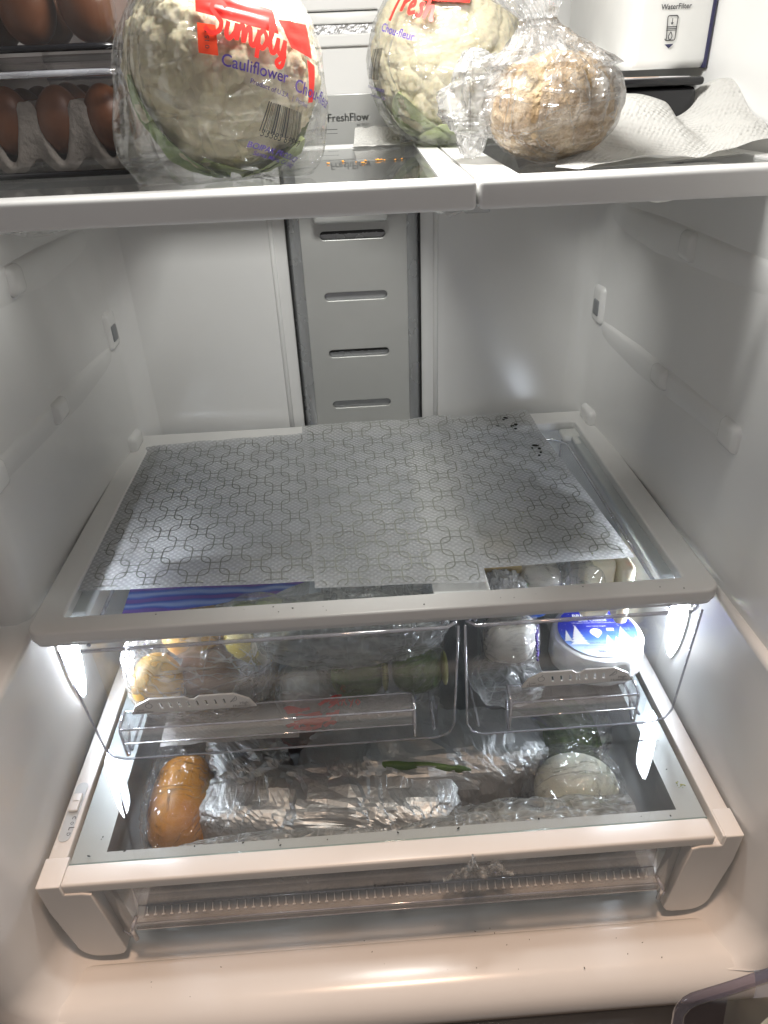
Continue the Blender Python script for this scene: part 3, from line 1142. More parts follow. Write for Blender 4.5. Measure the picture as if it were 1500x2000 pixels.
sph_text('lettering', 'Product of U.S.A.  |  Produit', C1, r1, (19, -4.0, 52, -16.0), 'purple', bg1)
barcode(C1, r1, [(22.1, -25.1), (51, -33.3), (48.2, -18.1), (27.7, -11.9)], bg1)
sph_text('lettering', '33383 69999', C1, r1, (22.6, -27.5, 52, -36), 'black', bg1)
sph_text('lettering', 'BOIPAK PRODUCE', C1, r1, (15, -32.8, 59, -46.5), 'purple', bg1, bold=.02)
sph_text('lettering', 'Santa Maria, CA 93455', C1, r1, (18.5, -37.5, 60, -51), 'purple', bg1, bold=.01)
sph_text('lettering', 'Keep refrigerated', C1, r1, (18, -51, 50, -59.5), 'black', bg1, bold=.01)
sph_text('lettering', 'Garder au froid', C1, r1, (20, -54.5, 50, -62.5), 'black', bg1, bold=.01)

bg2 = produce_bag('printed clear bag with red lettering round the cauliflower at the back', C2, .0855, 4, [(25, -.6, 22, .02), (60, -.75, 20, .022)])
r2 = (.088,) * 3
brush(FRESH, 2.12, C2, r2, (-50, 27.5, -14, 18.0), 'red', bg2, .13)
patch(C2, r2, [(-26, 33), (8, 30), (12, 44), (-30, 46)], 'red', bg2, 'red_band', edge=.001)
sph_text('lettering', 'Chou-fleur', C2, r2, (-56, 17.5, -28.5, 10.5), 'purple', bg2, bold=.012)
barcode(C2, r2, [(-70, -8), (-58, -9), (-52, 8), (-62, 8)], bg2)
sph_text('lettering', 'BOIPAK PRODUCE', C2, r2, (-74, -13, -54, -16), 'purple', bg2, bold=.01)
sph_text('lettering', 'Santa Maria, CA', C2, r2, (-74, -18, -55, -20.5), 'purple', bg2)


# ================================================================== BREAD
def knotted_bag(label, c, rx, rz, lean, seed, mat, top):
    t = thing('bread_bag', label, 'plastic bag', (c[0], c[1], ZS))
    zb = c[2] - rz

    def f(u, v):
        a = 2 * pi * u
        if v < .62:
            k_ = v / .62
            el = -pi / 2 + k_ * (pi / 2 + .75)
            rr, z = rx * cos(el), c[2] + rz * sin(el)
            off = Vector((0, 0, 0))
        else:
            k_ = (v - .62) / .38
            el = .75
            r0, z0 = rx * cos(el), c[2] + rz * sin(el)
            rr = r0 * max(0, 1 - k_ / .62) ** 1.25 + .0105 + .045 * max(0, k_ - .55)
            z = z0 + (top - z0) * k_
            off = Vector((lean[0] * k_ ** 1.3, lean[1] * k_ ** 1.3, 0))
        pl = smst(v, .25, .62)
        wob = 1 + pl * (.15 * (abs(sin(8.5 * a + 2 * sin(3 * a + seed))) - .5) * 2 + .07 * sin(29 * a + seed))
        p_ = Vector((c[0] + rr * wob * cos(a), c[1] + rr * wob * sin(a), z)) + off
        d = (p_ - Vector(c)).normalized()
        p_ += d * (.004 * crumple(p_, 30, seed) + .0018 * crumple(p_, 80, seed))
        if p_.z < ZS + .0012:
            p_.z = ZS + .0012
        return p_
    part('film', grid(110, 64, f, closeu=True), mat, t)
    return t


CB = (.172, .112, .4425)
bl = part('bread_loaf', blob(CB, (.0535, .052, .040), (64, 40), .92, lambda q: .0030 * noise.noise(q * 45) + .0016 * noise.noise(q * 150)), 'bread')
tag(bl, 'round brown bread loaf at the shelf front inside a knotted clear bag', 'bread')
knotted_bag('clear bag twisted shut round the brown loaf beside the paper towel', CB, .0562, .0425, (-.030, .012), 2.0, 'breadbag', .528)
# loose crumpled end of the bag beside the loaf
lb = part('bag_end', bag_blob((.110, .138, .447), (.026, .03, .036), 9, .017, 30, (70, 44), 1.0, ZS + .001), 'cloudy')
tag(lb, 'loose crumpled end of clear film between the loaf and the back cauliflower', 'plastic film')
rl = part('rye_loaf', blob((.232, .372, .435), (.043, .045, .036), (48, 30), .9, lambda q: .003 * noise.noise(q * 50)), 'rye')
tag(rl, 'dark brown loaf at the back of the shelf beside the black tray', 'bread')
rb = part('rye_bag', bag_blob((.236, .372, .438), (.052, .05, .042), 12, .007, 30, (60, 36), .9, ZS + .001), 'thin')
tag(rb, 'clear film bag round the dark loaf behind the black tray', 'plastic bag')

tr = thing('black_tray', 'shallow black lidded tray behind the paper towel under the water filter', 'tray', (.285, .27, ZS))
part('tray_body', rbox(.236, .338, .205, .315, ZS + .001, .452, .006, 3, .92), 'blacktray', tr)
part('lid', rbox(.232, .342, .202, .318, .4525, .4595, .003, 3), 'blacktray', tr)
part('lid_label', rbox(.245, .33, .21, .30, .4597, .4602, 0), 'labelwhite', tr, smooth=False)
part('lid_sticker', rbox(.275, .300, .2105, .24, .4604, .4607, 0), 'tan', tr, smooth=False)


def towel_z(x, y, u, v):
    z = .0035 + .0025 * noise.noise(Vector((x * 40, y * 40, 0)))
    ridge = .016 + .024 * smst(x, .205, .245) - .012 * smst(x, .300, .320) 
    z += ridge * exp(-((y - .205) / .055) ** 2) * smst(x, .19, .235)
    z += .020 * smst(x, .318, .358) * smst(y, .082, .13)
    z += .005 * exp(-((v) / .06) ** 2) * (1 + sin(x * 60)) * .5
    z += .010 * exp(-((x - .20) / .02) ** 2) * smst(v, 0, .4)
    z += .006 * sin(x * 55 + y * 30) * smst(v, .1, .4)
    return max(.0015, z)


ts, _f = sheet([(.156, .030, ZS), (.366, .100, ZS), (.366, .27, ZS), (.225, .255, ZS)], 90, 70, towel_z)
tw = part('paper_towel', ts, 'towel')
tag(tw, 'rumpled white quilted paper towel along the right shelf front', 'paper towel')
ts, _f = sheet([(.188, .052, ZS), (.345, .107, ZS), (.35, .2, ZS), (.24, .17, ZS)], 30, 20, lambda x, y, u, v: .0008)
tag(part('paper_towel', ts, 'towel'), 'flat folded layer of paper towel under the rumpled one', 'paper towel')


def tissue(u, v):
    x = .004 + .056 * u + .006 * v
    k_ = v
    y = .352 + .03 * smst(k_, 0, .45) + .03 * smst(k_, .4, 1)
    z = ZS + .0025 +   .016 * smst(k_, .35, 1) + .002 * noise.noise(Vector((u * 6, v * 6, 2)))
    return Vector((x, y, z))


tag(part('tissue', grid(24, 24, tissue), 'towel'), 'small folded white tissue leaning on the duct behind the cauliflowers', 'tissue')


# film and paper hanging under the shelf edge
def flap(c, w_, d, h, seed):
    def f(u, v):
        a = (u - .5) * 2
        return Vector((c[0] + a * w_ * (1 - .5 * v ** 2), c[1] + .012 * v + .003 * crumple((u, v, seed), 4, seed), c[2] - h * v * (1 - .55 * a * a) + .002 * noise.noise(Vector((u * 5, v * 5, seed)))))
    return grid(30, 14, f)


tag(part('film_scrap', flap((.075, .02, .382), .02, 0, .009, 1), 'thin'), 'scrap of clear film hanging below the shelf joint', 'plastic film')
tag(part('hanging_towel', flap((.252, .04, .385), .045, 0, .012, 2), 'towel'), 'white paper corner drooping below the right shelf', 'paper')
tag(part('hanging_film', flap((-.27, .06, .376), .05, 0, .010, 3), 'thin'), 'clear film edge drooping below the left shelf', 'plastic film')

# ================================================================== CRISPER COVER
cc = thing('crisper_cover', 'wide white framed glass cover over the two crisper drawers', 'shelf', (0, .23, -.01))
fr = curve_plate(rrect(-.3595, .3595, .0, .4675, .014, 6, (1, 1, 1, 1)), [rrect(-.333, .333, .0213, .4335, .006, 4)], .010, .0026, 3)
part('frame', ([Vector((v.x, v.y, v.z - .0076)) for v in fr[0]], fr[1]), 'frame', cc, smooth=True, sharp=45)
lipp = rrect(-.3593, .3593, .0012, .05, .013, 6, (1, 1, 0, 0))
P_ = [(-.3593, .05)] + [(a, b) for a, b in lipp[:14]] + [(.3593, .05)]
n = len(P_)
V = [Vector((a, b, -.008)) for a, b in P_] + [Vector((a, b, -.0205)) for a, b in P_] + [Vector((a * .992, b + .003, -.0225)) for a, b in P_]
part('front_lip', (V, [(i, i + 1, n + i + 1, n + i) for i in range(n - 1)] + [(n + i, n + i + 1, 2 * n + i + 1, 2 * n + i) for i in range(n - 1)]), 'frame', cc, smooth=True, sharp=50)
part('glass_pane', ([(-.336, .018, -.0030), (.336, .018, -.0030), (.336, .437, -.0030), (-.336, .437, -.0030)], [(0, 1, 2, 3)]), 'glass', cc, smooth=False)
for x0, x1 in ((-.334, -.316), (.318, .334)):
    part('drawer_rail', rbox(x0, x1, .045, .425, -.022, -.012, .002), 'border', cc)
part('corner_clip', join(rbox(.305, .335, .40, .428, -.020, -.010, .003), rbox(.318, .327, .375, .40, -.017, -.010, .003)), 'white', cc)


# shelf liners
def liner(label, corners, base, wav, seed):
    t = thing('shelf_liner', label, 'shelf liner', (*[sum(q[k_] for q in corners) / 4 for k_ in (0, 1)], 0), 'patterned shelf liners on the crisper cover')

    def zf(x, y, u, v):
        z = base + .0045 * smst(y, .405, .44) + wav * (.5 + .5 * noise.noise(Vector((x * 16, y * 16, seed))))
        z += .004 * exp(-((v - 1) / .05) ** 2) * (noise.noise(Vector((x * 22, 0, seed))) + .3)
        z += .0025 * max(0, noise.noise(Vector((x * 11, y * 11, seed + 7)))) * smst(.5 - v, 0, .4)
        return z
    sh, f = sheet(corners, 70, 90, zf)
    part('film', sh, 'liner_film', t)
    W_ = (Vector(corners[1]) - Vector(corners[0])).length
    H_ = (Vector(corners[3]) - Vector(corners[0])).length
    pit = .0238
    hs, rr = pit * .745, pit * .40
    V, F = [], []
    rnd = random.Random(seed)
    ou, ov = rnd.uniform(0, pit), rnd.uniform(0, pit)
    for i in range(-1, int(W_ / pit) + 3):
        for j in range(-1, int(H_ / pit) + 3):
            if (i + j) % 2:
                continue
            cx, cy = i * pit + ou, j * pit + ov
            R_ = rrect(cx - hs, cx + hs, cy - hs, cy + hs, rr, 5)
            R_ = R_ + [R_[0]]
            D = []
            for a, b in zip(R_[:-1], R_[1:]):
                L = math.hypot(b[0] - a[0], b[1] - a[1])
                m_ = max(1, int(L / .005))
                D += [(a[0] + (b[0] - a[0]) * q / m_, a[1] + (b[1] - a[1]) * q / m_) for q in range(m_)]
            D.append(D[0])
            run = []
            for q in D + [None]:
                ok = q is not None and .004 < q[0] < W_ - .004 and .003 < q[1] < H_ - .003
                if ok:
                    run.append(q)
                if (not ok) and run:
                    if len(run) > 1:
                        rv, rf = ribbon2d(run, .0016, lambda a, b: f(a / W_, b / H_) + Vector((0, 0, .0006)))
                        k_ = len(V)
                        V += rv
                        F += [tuple(x + k_ for x in q2) for q2 in rf]
                    run = []
    part('printed_pattern', (V, F), 'pattern', t, smooth=False)
    return f


liner('left patterned shelf liner lying above the blue zip bag', [(-.329, .069), (-.060, .058), (-.090, .437), (-.334, .424)], -.0022, .0014, 3)
lm = liner('middle patterned shelf liner overlapping both neighbours and the rear frame', [(-.066, .0425), (.119, .034), (.139, .462), (-.097, .455)], .0012, .0016, 6)
lr = liner('right patterned shelf liner sprinkled with dark crumbs', [(.112, .062), (.294, .0665), (.264, .470), (.118, .455)], -.0018, .0018, 9)


# ================================================================== CRISPER DRAWERS
def crisper(label, xt0, xt1, xb0, xb1, hx0, hx1, bx0, bx1, sx0, sx1):
    t = thing('crisper_box', label, 'drawer', ((xt0 + xt1) / 2, .2, -.19))
    zt, zb = -.0235, -.192
    poly = [(xt0, zt), (xb0 - .002, zb + .02), (xb0 + .004, zb + .006), (xb0 + .018, zb), (xb1 - .018, zb), (xb1 - .004, zb + .006), (xb1 + .002, zb + .02), (xt1, zt)]
    part('front_panel', prism(poly, lambda a, b, d: Vector((a, -.006 + d, b)), .003), 'clear', t, smooth=False)
    part('front_rim', tube([(xt0 + .012, .012, zt), (xt0 + .003, .001, zt), (xt0 + .012, -.006, zt), (xt1 - .012, -.006, zt), (xt1 - .003, .001, zt), (xt1, .012, zt)], .0022, 8), 'edge', t)
    part('panel_edge', tube([(a, -.0045, b) for a, b in poly], .0014, 6), 'edge', t)
    # box behind the panel
    ybk = .415
    V = []
    sec = [(bx0 - .004, zt), (bx0, zb + .016), (bx0 + .006, zb + .004), (bx0 + .016, zb + .001), (bx1 - .016, zb + .001), (bx1 - .006, zb + .004), (bx1, zb + .016), (bx1 + .004, zt)]
    ns = len(sec)
    for y in (-.003, ybk):
        V += [Vector((a, y, b)) for a, b in sec]
    F = [(i, i + 1, ns + i + 1, ns + i) for i in range(ns - 1)] + [tuple(ns + i for i in range(ns))]
    part('drawer_body', (V, F), 'clear', t, smooth=False)
    part('body_rim', tube([(bx0 - .006, .0, zt + .002), (bx0 - .006, ybk - .02, zt + .002), (bx0 + .012, ybk, zt + .002), (bx1 - .012, ybk, zt + .002), (bx1 + .006, ybk - .02, zt + .002), (bx1 + .006, 0, zt + .002)], .0024, 6), 'edge', t)
    part('body_edge', join(tube([(bx0 + .003, .0, zb + .009), (bx0 + .003, ybk, zb + .009)], .0018, 6), tube([(bx1 - .003, .0, zb + .009), (bx1 - .003, ybk, zb + .009)], .0018, 6), tube([(bx0 + .003, ybk, zb + .009), (bx0 - .003, ybk, zt)], .0018, 6), tube([(bx1 - .003, ybk, zb + .009), (bx1 + .003, ybk, zt)], .0018, 6)), 'edge', t)
    # pull handle: sloping top, front apron, cheeks
    zh = -.1135
    hp = [(-.0065, zh - .002), (-.026, zh - .002), (-.030, zh - .005), (-.031, zh - .024), (-.029, zh - .024), (-.028, zh - .007), (-.025, zh - .0045), (-.0065, zh - .0045)]
    h = part('handle', extrude_x(hp, hx0, hx1), 'handle', t, smooth=False)
    for x in (hx0, hx1):
        ck = [(-.0065, zh), (-.027, zh - .001), (-.031, zh - .006), (-.031, zh - .042), (-.027, zh - .046), (-.020, zh - .040), (-.0065, zh - .020)]
        part('cheek', prism(ck, lambda a, b, d, x=x: Vector((x - .0012 + d, a, b)), .0024), 'clear', h, smooth=False)
        part('cheek_edge', tube([(x, a, b) for a, b in ck], .0017, 6), 'edge', h)
    part('handle_edge', join(tube([(hx0, -.030, zh - .003), (hx1, -.030, zh - .003)], .0013, 6), tube([(hx0, -.031, zh - .024), (hx1, -.031, zh - .024)], .0009, 6), tube([(hx0, -.0065, zh - .001), (hx1, -.0065, zh - .001)], .0010, 6)), 'edge', h)
    # humidity slider
    za, zc = -.1155, -.0955
    w2 = sx1 - sx0
    sp = [(sx0, za), (sx0 + .006, za + .011), (sx0 + .022, zc), (sx0 + w2 * .44, zc), (sx0 + w2 * .48, zc - .004), (sx0 + w2 * .52, zc - .004), (sx0 + w2 * .56, zc), (sx1 - .022, zc), (sx1 - .006, za + .011), (sx1, za)]
    hol = [[(q - .0016 + .001, za + .0055), (q + .0016 + .001, za + .0055), (q + .0010, za + .0145), (q - .0022, za + .0145)] for q in [sx0 + .0335 + .0098 * k_ for k_ in range(4)] + [sx1 - .0335 - .0098 * k_ for k_ in range(4)]]
    pl = curve_plate(sp, hol, .0018, .0004, 1)
    sd = part('humidity_slider', ([Vector((v.x, -.0082 - v.z, v.y)) for v in pl[0]], [q[::-1] for q in pl[1]]), 'white', t, smooth=False)
    yq = -.0096
    flat_text('lettering', 'Low', (sx0 + .007, yq, za + .0052), (sx0 + .0145, yq, za + .0052), (0, 0, 1), 'greyprint', sd)
    flat_text('lettering', 'Humidity', (sx0 + .005, yq, za + .0012), (sx0 + .024, yq, za + .0012), (0, 0, 1), 'greyprint', sd)
    flat_text('lettering', 'High', (sx1 - .0165, yq, za + .0056), (sx1 - .0075, yq, za + .0056), (0, 0, 1), 'greyprint', sd)
    flat_text('lettering', 'Humidity', (sx1 - .0245, yq, za + .0012), (sx1 - .005, yq, za + .0012), (0, 0, 1), 'greyprint', sd)
    ff = lambda a, b: Vector((a, yq, b))
    ring = [(sx0 + .0205 + .0036 * cos(k_ * pi / 8), za + .0112 + .0034 * sin(k_ * pi / 8)) for k_ in range(17)]
    part('fruit_symbol', join(ribbon2d(ring, .0006, ff), ribbon2d([(sx0 + .0205, za + .0145), (sx0 + .022, za + .0172)], .0006, ff)), 'greyprint', sd, smooth=False)
    lf = smooth_line([(sx1 - .027, za + .009), (sx1 - .023, za + .0135), (sx1 - .020, za + .0165), (sx1 - .0195, za + .012), (sx1 - .024, za + .0095)])
    part('leaf_symbol', join(ribbon2d(lf, .0006, ff), ribbon2d([(sx1 - .0265, za + .0085), (sx1 - .0205, za + .0145)], .0006, ff)), 'greyprint', sd, smooth=False)
    return t


crisper('wide left crisper drawer of clear plastic holding fruit in bags', -.332, .0835, -.318, .0795, -.284, .0335, -.296, .062, -.2755, -.140)
crisper('narrow right crisper drawer of clear plastic holding wrapped cheeses', .0905, .3440, .0985, .3360, .1395, .2805, .108, .305, .1560, .2800)


# ---- contents, left drawer
def fruit(name, label, cat, c, r, mat, e=1.0, amp=.0015, rot=None):
    return tag(part(name, blob(c, r, (40, 26), e, lambda q: amp * noise.noise(q * 35), rot), mat), label, cat)


fruit('yellow_fruit', 'orange yellow fruit at the left end of the wide drawer', 'fruit', (-.262, .048, -.128), (.030, .032, .037), 'mango', amp=.003)
fruit('yellow_fruit', 'orange fruit half hidden behind the leftmost yellow fruit', 'fruit', (-.225, .105, -.098), (.038, .036, .036), 'mango', amp=.003)
fruit('shadow_lump', 'brown lump added for the shadows in the bag between yellow fruit and lemon', 'fruit', (-.208, .072, -.140), (.035, .04, .036), 'brown', amp=.003)  # brown body added where the bag holds only shadows
fruit('lemon', 'yellow lemon in the bag left of the red print', 'lemon', (-.155, .085, -.098), (.030, .027, .030), 'lemon')
fruit('lemon', 'yellow lemon lying low behind the brown lump', 'lemon', (-.150, .13, -.145), (.036, .03, .03), 'lemon')
tag(part('fruit_bag', bag_blob((-.212, .078, -.118), (.090, .068, .068), 3, .010, 22, (96, 60), .75, -.189), 'cloudy'), 'crinkled clear bag round the yellow fruit and lemon', 'plastic bag')


def zuc(c, L, r, mat_):
    R_ = Matrix.Rotation(radians(82), 3, 'Y') @ Matrix.Rotation(radians(4), 3, 'X')
    return blob(c, (r, r * .95, L), (30, 26), .85, lambda q: .001 * noise.noise(q * 40), R_)


for c, L, lab in (((-.028, .046, -.134), .031, 'left of the two dark green zucchini pieces in the bag'), ((.043, .046, -.131), .030, 'right of the two dark green zucchini pieces in the bag')):
    z = thing('zucchini', lab, 'zucchini', c, 'zucchini pieces in the wide drawer')
    part('skin', zuc(c, L, .027, 0), 'zucchini', z)
    part('cut_face', blob((c[0] + .033, c[1], c[2]), (.0045, .020, .021), (20, 12)), 'cutgreen', z)
tag(part('zucchini_bag', bag_blob((.000, .082, -.115), (.078, .075, .072), 5, .009, 24, (96, 60), .7, -.1885), 'thin'), 'crinkled clear bag round the two green zucchini pieces', 'plastic bag')
tag(part('crumpled_film', bag_blob((-.030, .055, -.066), (.108, .046, .036), 8, .012, 28, (110, 60), .8), 'haze'), 'heap of crumpled clear film over the green zucchini', 'plastic film')

rbg = thing('red_print_bag', 'white bag with smeared red print in the middle of the wide drawer', 'bag', (-.09, .06, -.189))
wb = bag_blob((-.088, .050, -.158), (.040, .036, .028), 15, .005, 30, (60, 40), .75, -.1885)
part('bag_body', wb, 'haze', rbg)
part('paper_inside', bag_blob((-.086, .055, -.160), (.034, .030, .024), 15, .004, 30, (40, 30), .75, -.188), 'paper', rbg)
rnd = random.Random(3)
yfr = lambda a, b: Vector((a, .0095 - 6.0 * (a + .088) ** 2 * -1 - .001, b))
sm = []
for k in range(26):
    a, b = -.115 + rnd.random() * .058, -.178 + rnd.random() * .042
    sm.append(ribbon2d(smooth_line([(a, b), (a + rnd.uniform(.004, .012), b + rnd.uniform(-.004, .006)), (a + rnd.uniform(.01, .02), b + rnd.uniform(-.003, .005))], 4), rnd.uniform(.003, .0065), yfr))
part('red_smears', join(*sm), 'red', rbg, smooth=False)
for k, st in enumerate(([(0, 0), (.2, 1), (.4, .2), (.6, 1), (.8, 0)], [(1.1, 0), (1.4, 1), (1.7, 0)], [(2.0, 1), (2.2, .5), (2.5, 1), (2.1, -.3)], [(2.8, .5), (3.0, 1), (3.3, .5), (3.0, 0), (2.8, .5)])):
    part('red_lettering', ribbon2d([(-.058 + a * .0098, -.1395 + b * .0095 - a * .0006) for a, b in st], .0017, lambda a, b: Vector((a, .006, b))), 'red', rbg, smooth=False)

ps, _f = sheet([(-.262, .004), (-.10, .004), (-.10, .10), (-.262, .10)], 40, 24, lambda x, y, u, v: -.1885 + .004 * (1 + noise.noise(Vector((x * 40, y * 40, 0)))) + .006 * v)
tag(part('paper_towel', ps, 'towel'), 'white quilted paper towel lining the wide drawer under the fruit', 'paper towel')

fb = thing('freezer_bag', 'clear freezer bag with a bright blue zip strip and greens under the liner', 'plastic bag', (-.18, .09, -.04))
zs, _f = sheet([(-.288, .058), (-.118, .083), (-.06, .112), (-.286, .104)], 60, 24, lambda x, y, u, v: -.030 + .0035 * noise.noise(Vector((x * 26, y * 26, 4))) - .006 * (1 - v))
part('zip_strip', zs, 'bluezip', fb)
part('bag_body', bag_blob((-.185, .17, -.075), (.10, .09, .045), 18, .008, 24, (70, 44), .7), 'thin', fb)
gl_ = []
for i in range(14):
    a = random.uniform(-.27, -.09)
    gl_.append(blob((a, .075 + random.uniform(-.01, .012) + (a + .27) * .05, -.052 + random.uniform(-.006, .006)), (.018, .014, .006), (14, 8), 1, lambda q: .004 * noise.noise(q * 120)))
lt = part('lettuce', join(*gl_), 'paleleaf')
tag(lt, 'pale green lettuce leaves under the blue zip strip', 'lettuce')
tag(part('film_peak', blob((-.135, .062, -.035), (.040, .022, .017), (60, 30), 1.3, lambda q: .006 * crumple(q, 60, 3)), 'thin'), 'peaked fold of clear film in front of the blue zip strip', 'plastic film')
tag(part('grey_pouch', sheet([(-.062, .060), (.064, .078), (.064, .115), (-.066, .115)], 30, 14, lambda x, y, u, v: -.034 + .004 * noise.noise(Vector((x * 30, y * 30, 8))))[0], 'haze'), 'smooth grey plastic pouch under the middle liner edge', 'pouch')
tag(part('white_card', rbox(.062, .124, .024, .40, -.0125, -.0085, .0008), 'labelwhite', smooth=False), 'plain white card showing between the middle and right liners', 'card')

# ---- contents, right drawer
BC = Vector((.2795, .103, 0))
br = thing('brie_wheel', 'white paper wrapped brie wheel with a blue winter label', 'cheese', (BC.x, BC.y, -.186))
bz0, bz1, bR = -.186, -.141, .0575


def brie(u, v):
    a = 2 * pi * u
    prof_ = [(0, bz0), (.9, bz0), (1.0, bz0 + .006), (1.015, bz0 + .02), (1.0, bz1 - .006), (.965, bz1 - .0015), (.90, bz1), (0, bz1)]
    f_ = v * (len(prof_) - 1)
    i = min(len(prof_) - 2, int(f_))
    k_ = f_ - i
    r_, z_ = prof_[i][0] * (1 - k_) + prof_[i + 1][0] * k_, prof_[i][1] * (1 - k_) + prof_[i + 1][1] * k_
    p_ = Vector((BC.x + bR * r_ * sin(a), BC.y - bR * r_ * cos(a), z_))
    sd_ = smst(r_, .8, 1.0)
    pleat = abs(((a * 14 / (2 * pi)) % 1) - .5) * 2
    dr = sd_ * (.0022 * (pleat - .5) * smst(bz1 - z_, 0, .012) + .0022 * crumple(p_, 30, 4))
    return p_ + Vector((sin(a), -cos(a), 0)) * dr + Vector((0, 0, .0008 * noise.noise(p_ * 60) * (1 - sd_)))


part('wheel', grid(96, 36, brie, closeu=True), 'paper', br)
n = 64
zl = bz1 + .0014
lb_ = part('round_label', ([Vector((BC.x + .0495 * cos(2 * pi * i / n), BC.y + .0495 * sin(2 * pi * i / n), zl)) for i in range(n)], [tuple(range(n))]), 'brielabel', br, smooth=False)
tilt = radians(-4)
ct, st_ = cos(tilt), sin(tilt)
LP = lambda a, b, d=.0004: Vector((BC.x + a * ct - b * st_, BC.y + a * st_ + b * ct, zl + d))
LP0 = lambda a, b: LP(a, b)


def spruce(x, y, h, w_):
    P = [(x, y + h)]
    lv_ = 7
    right = []
    for i in range(lv_):
        t_ = (i + 1) / lv_
        right += [(x + w_ * t_ * .5, y + h * (1 - t_) + h * .02), (x + w_ * t_ * .30, y + h * (1 - t_) + h * .035)]
    P = [(x, y + h)] + right
    L = [(2 * x - a, b) for a, b in right][::-1]
    # strips, so that the concave outline stays clean
    V, F = [], []
    allr = [(x + .0001, y + h)] + right
    for i, (a, b) in enumerate(allr):
        V += [LP0(2 * x - a, b), LP0(a, b)]
        if i:
            q = 2 * i
            F.append((q - 2, q, q + 1, q - 1))
    return V, F


part('tree_print', join(spruce(-.027, -.027, .036, .024), spruce(.030, -.026, .030, .024), spruce(.010, -.028, .018, .014), spruce(-.040, -.020, .020, .011), spruce(.020, -.027, .014, .012)), 'labelwhite', lb_, smooth=False)
rnd = random.Random(9)
sn = []
for k in range(60):
    a, r_ = rnd.uniform(0, 2 * pi), .047 * math.sqrt(rnd.random())
    x_, y_ = r_ * cos(a), r_ * sin(a)
    if y_ > -.005:
        q = rnd.uniform(.00025, .0006)
        sn.append(([LP(x_ - q, y_ - q), LP(x_ + q, y_ - q), LP(x_ + q, y_ + q), LP(x_ - q, y_ + q)], [(0, 1, 2, 3)]))
part('snow_print', join(*sn), 'labelwhite', lb_, smooth=False)


def lab_text(s_, x0, x1, y, mat_, bold=0.0):
    p0, p1 = LP(x0, y), LP(x1, y)
    flat_text('lettering', s_, p0, p1, LP(0, 1, 0) - LP(0, 0, 0), mat_, lb_, bold, off=.0001)


lab_text('BRIE CHEESE', -.020, .016, .0165, 'labelwhite', .01)
lab_text('BRIE CHEESE', -.026, .022, .0245, 'labelwhite', .015)
lab_text('TRIPLE CREAM', -.014, .012, .0345, 'labelwhite')
lab_text('Brie', -.008, .010, .0400, 'labelwhite', .01)
lab_text('soft ripened cheese with a mild creamy flavour', -.030, .027, .0128, 'labelwhite')
lab_text('BRIE TRIPLE CREME', -.012, .012, .0060, 'labelwhite')
lab_text('30% M.F.  45% MOIST.', -.016, .022, -.0260, 'purple')
lab_text('SOFT RIPENED CHEESE / FROMAGE AFFINE', -.022, .024, -.0305, 'purple')
lab_text('PRODUCT OF CANADA / PRODUIT DU CANADA', -.024, .026, -.0340, 'purple')
lab_text('300 g', -.008, .005, -.0415, 'purple', .02)
part('oval_mark', ribbon2d([(.0115 + .0048 * cos(k_ * pi / 8), -.0398 + .0017 * sin(k_ * pi / 8)) for k_ in range(17)], .0007, LP0), 'purple', lb_, smooth=False)
pin = [(-.003 + .0075 * cos(a), -.004 + .0068 * sin(a)) for a in [radians(-35 + 10 * i) for i in range(26)]] + [(-.003, -.0155)]
part('pin_mark', ([LP0(a, b) for a, b in pin], [tuple(range(len(pin)))]), 'labelwhite', lb_, smooth=False)
flat_text('lettering', 'LOCAL', LP(-.0075, -.004, .0006), LP(.0015, -.004, .0006), LP(0, 1, 0) - LP(0, 0, 0), 'purple', lb_)
flat_text('lettering', 'DAIRY', LP(-.0075, -.0065, .0006), LP(.0015, -.0065, .0006), LP(0, 1, 0) - LP(0, 0, 0), 'purple', lb_)
part('flag_mark', join(*[([LP0(a0, b0), LP0(a1, b0), LP0(a1, b1), LP0(a0, b1)], [(0, 1, 2, 3)]) for a0, a1, b0, b1 in ((.0115, .0205, -.002, .003),)]), 'labelwhite', lb_, smooth=False)
part('flag_mark', ([LP0(.0115, -.010), LP0(.0205, -.010), LP0(.0205, -.0025), LP0(.0115, -.0025)], [(0, 1, 2, 3)]), 'bluepack', lb_, smooth=False)

mz = thing('cheese_wedge', 'cream cheese wedge in dark flecked film with a barcode label beside the brie', 'cheese', (.16, .08, -.187))
Rz = Matrix.Rotation(radians(-28), 3, 'X') @ Matrix.Rotation(radians(-16), 3, 'Z')
part('wedge', blob((.160, .078, -.118), (.031, .045, .026), (40, 28), .6, lambda q: .002 * noise.noise(q * 40), Rz), 'cream', mz)
part('film', bag_blob((.161, .079, -.118), (.0345, .049, .030), 21, .004, 40, (60, 36), .65, None, Rz), 'thin', mz)
lbm = Matrix.Translation((.160, .078, -.118)) @ Rz.to_4x4()
part('price_label', [[lbm @ Vector((x_, y_, .0325 + .001 * sin(x_ * 90))) for x_, y_ in ((-.024, .010), (.020, .006), (.024, .042), (-.020, .046))], [(0, 1, 2, 3)]], 'labelwhite', mz, smooth=False)
bb = []
for k in range(9):
    x_ = -.006 + k * .0026
    w_ = .0005 if k % 3 else .0011
    bb.append(([lbm @ Vector(q) for q in ((x_, .012, .0335), (x_ + w_, .012, .0335), (x_ + w_ + .002, .030, .0335), (x_ + .002, .030, .0335))], [(0, 1, 2, 3)]))
for k in range(4):
    bb.append(([lbm @ Vector(q) for q in ((-.020 + .001 * k, .016 + .006 * k, .0335), (-.010, .015 + .006 * k, .0335), (-.010, .0165 + .006 * k, .0335), (-.020 + .001 * k, .0175 + .006 * k, .0335))], [(0, 1, 2, 3)]))
part('barcode', join(*bb), 'black', mz, smooth=False)
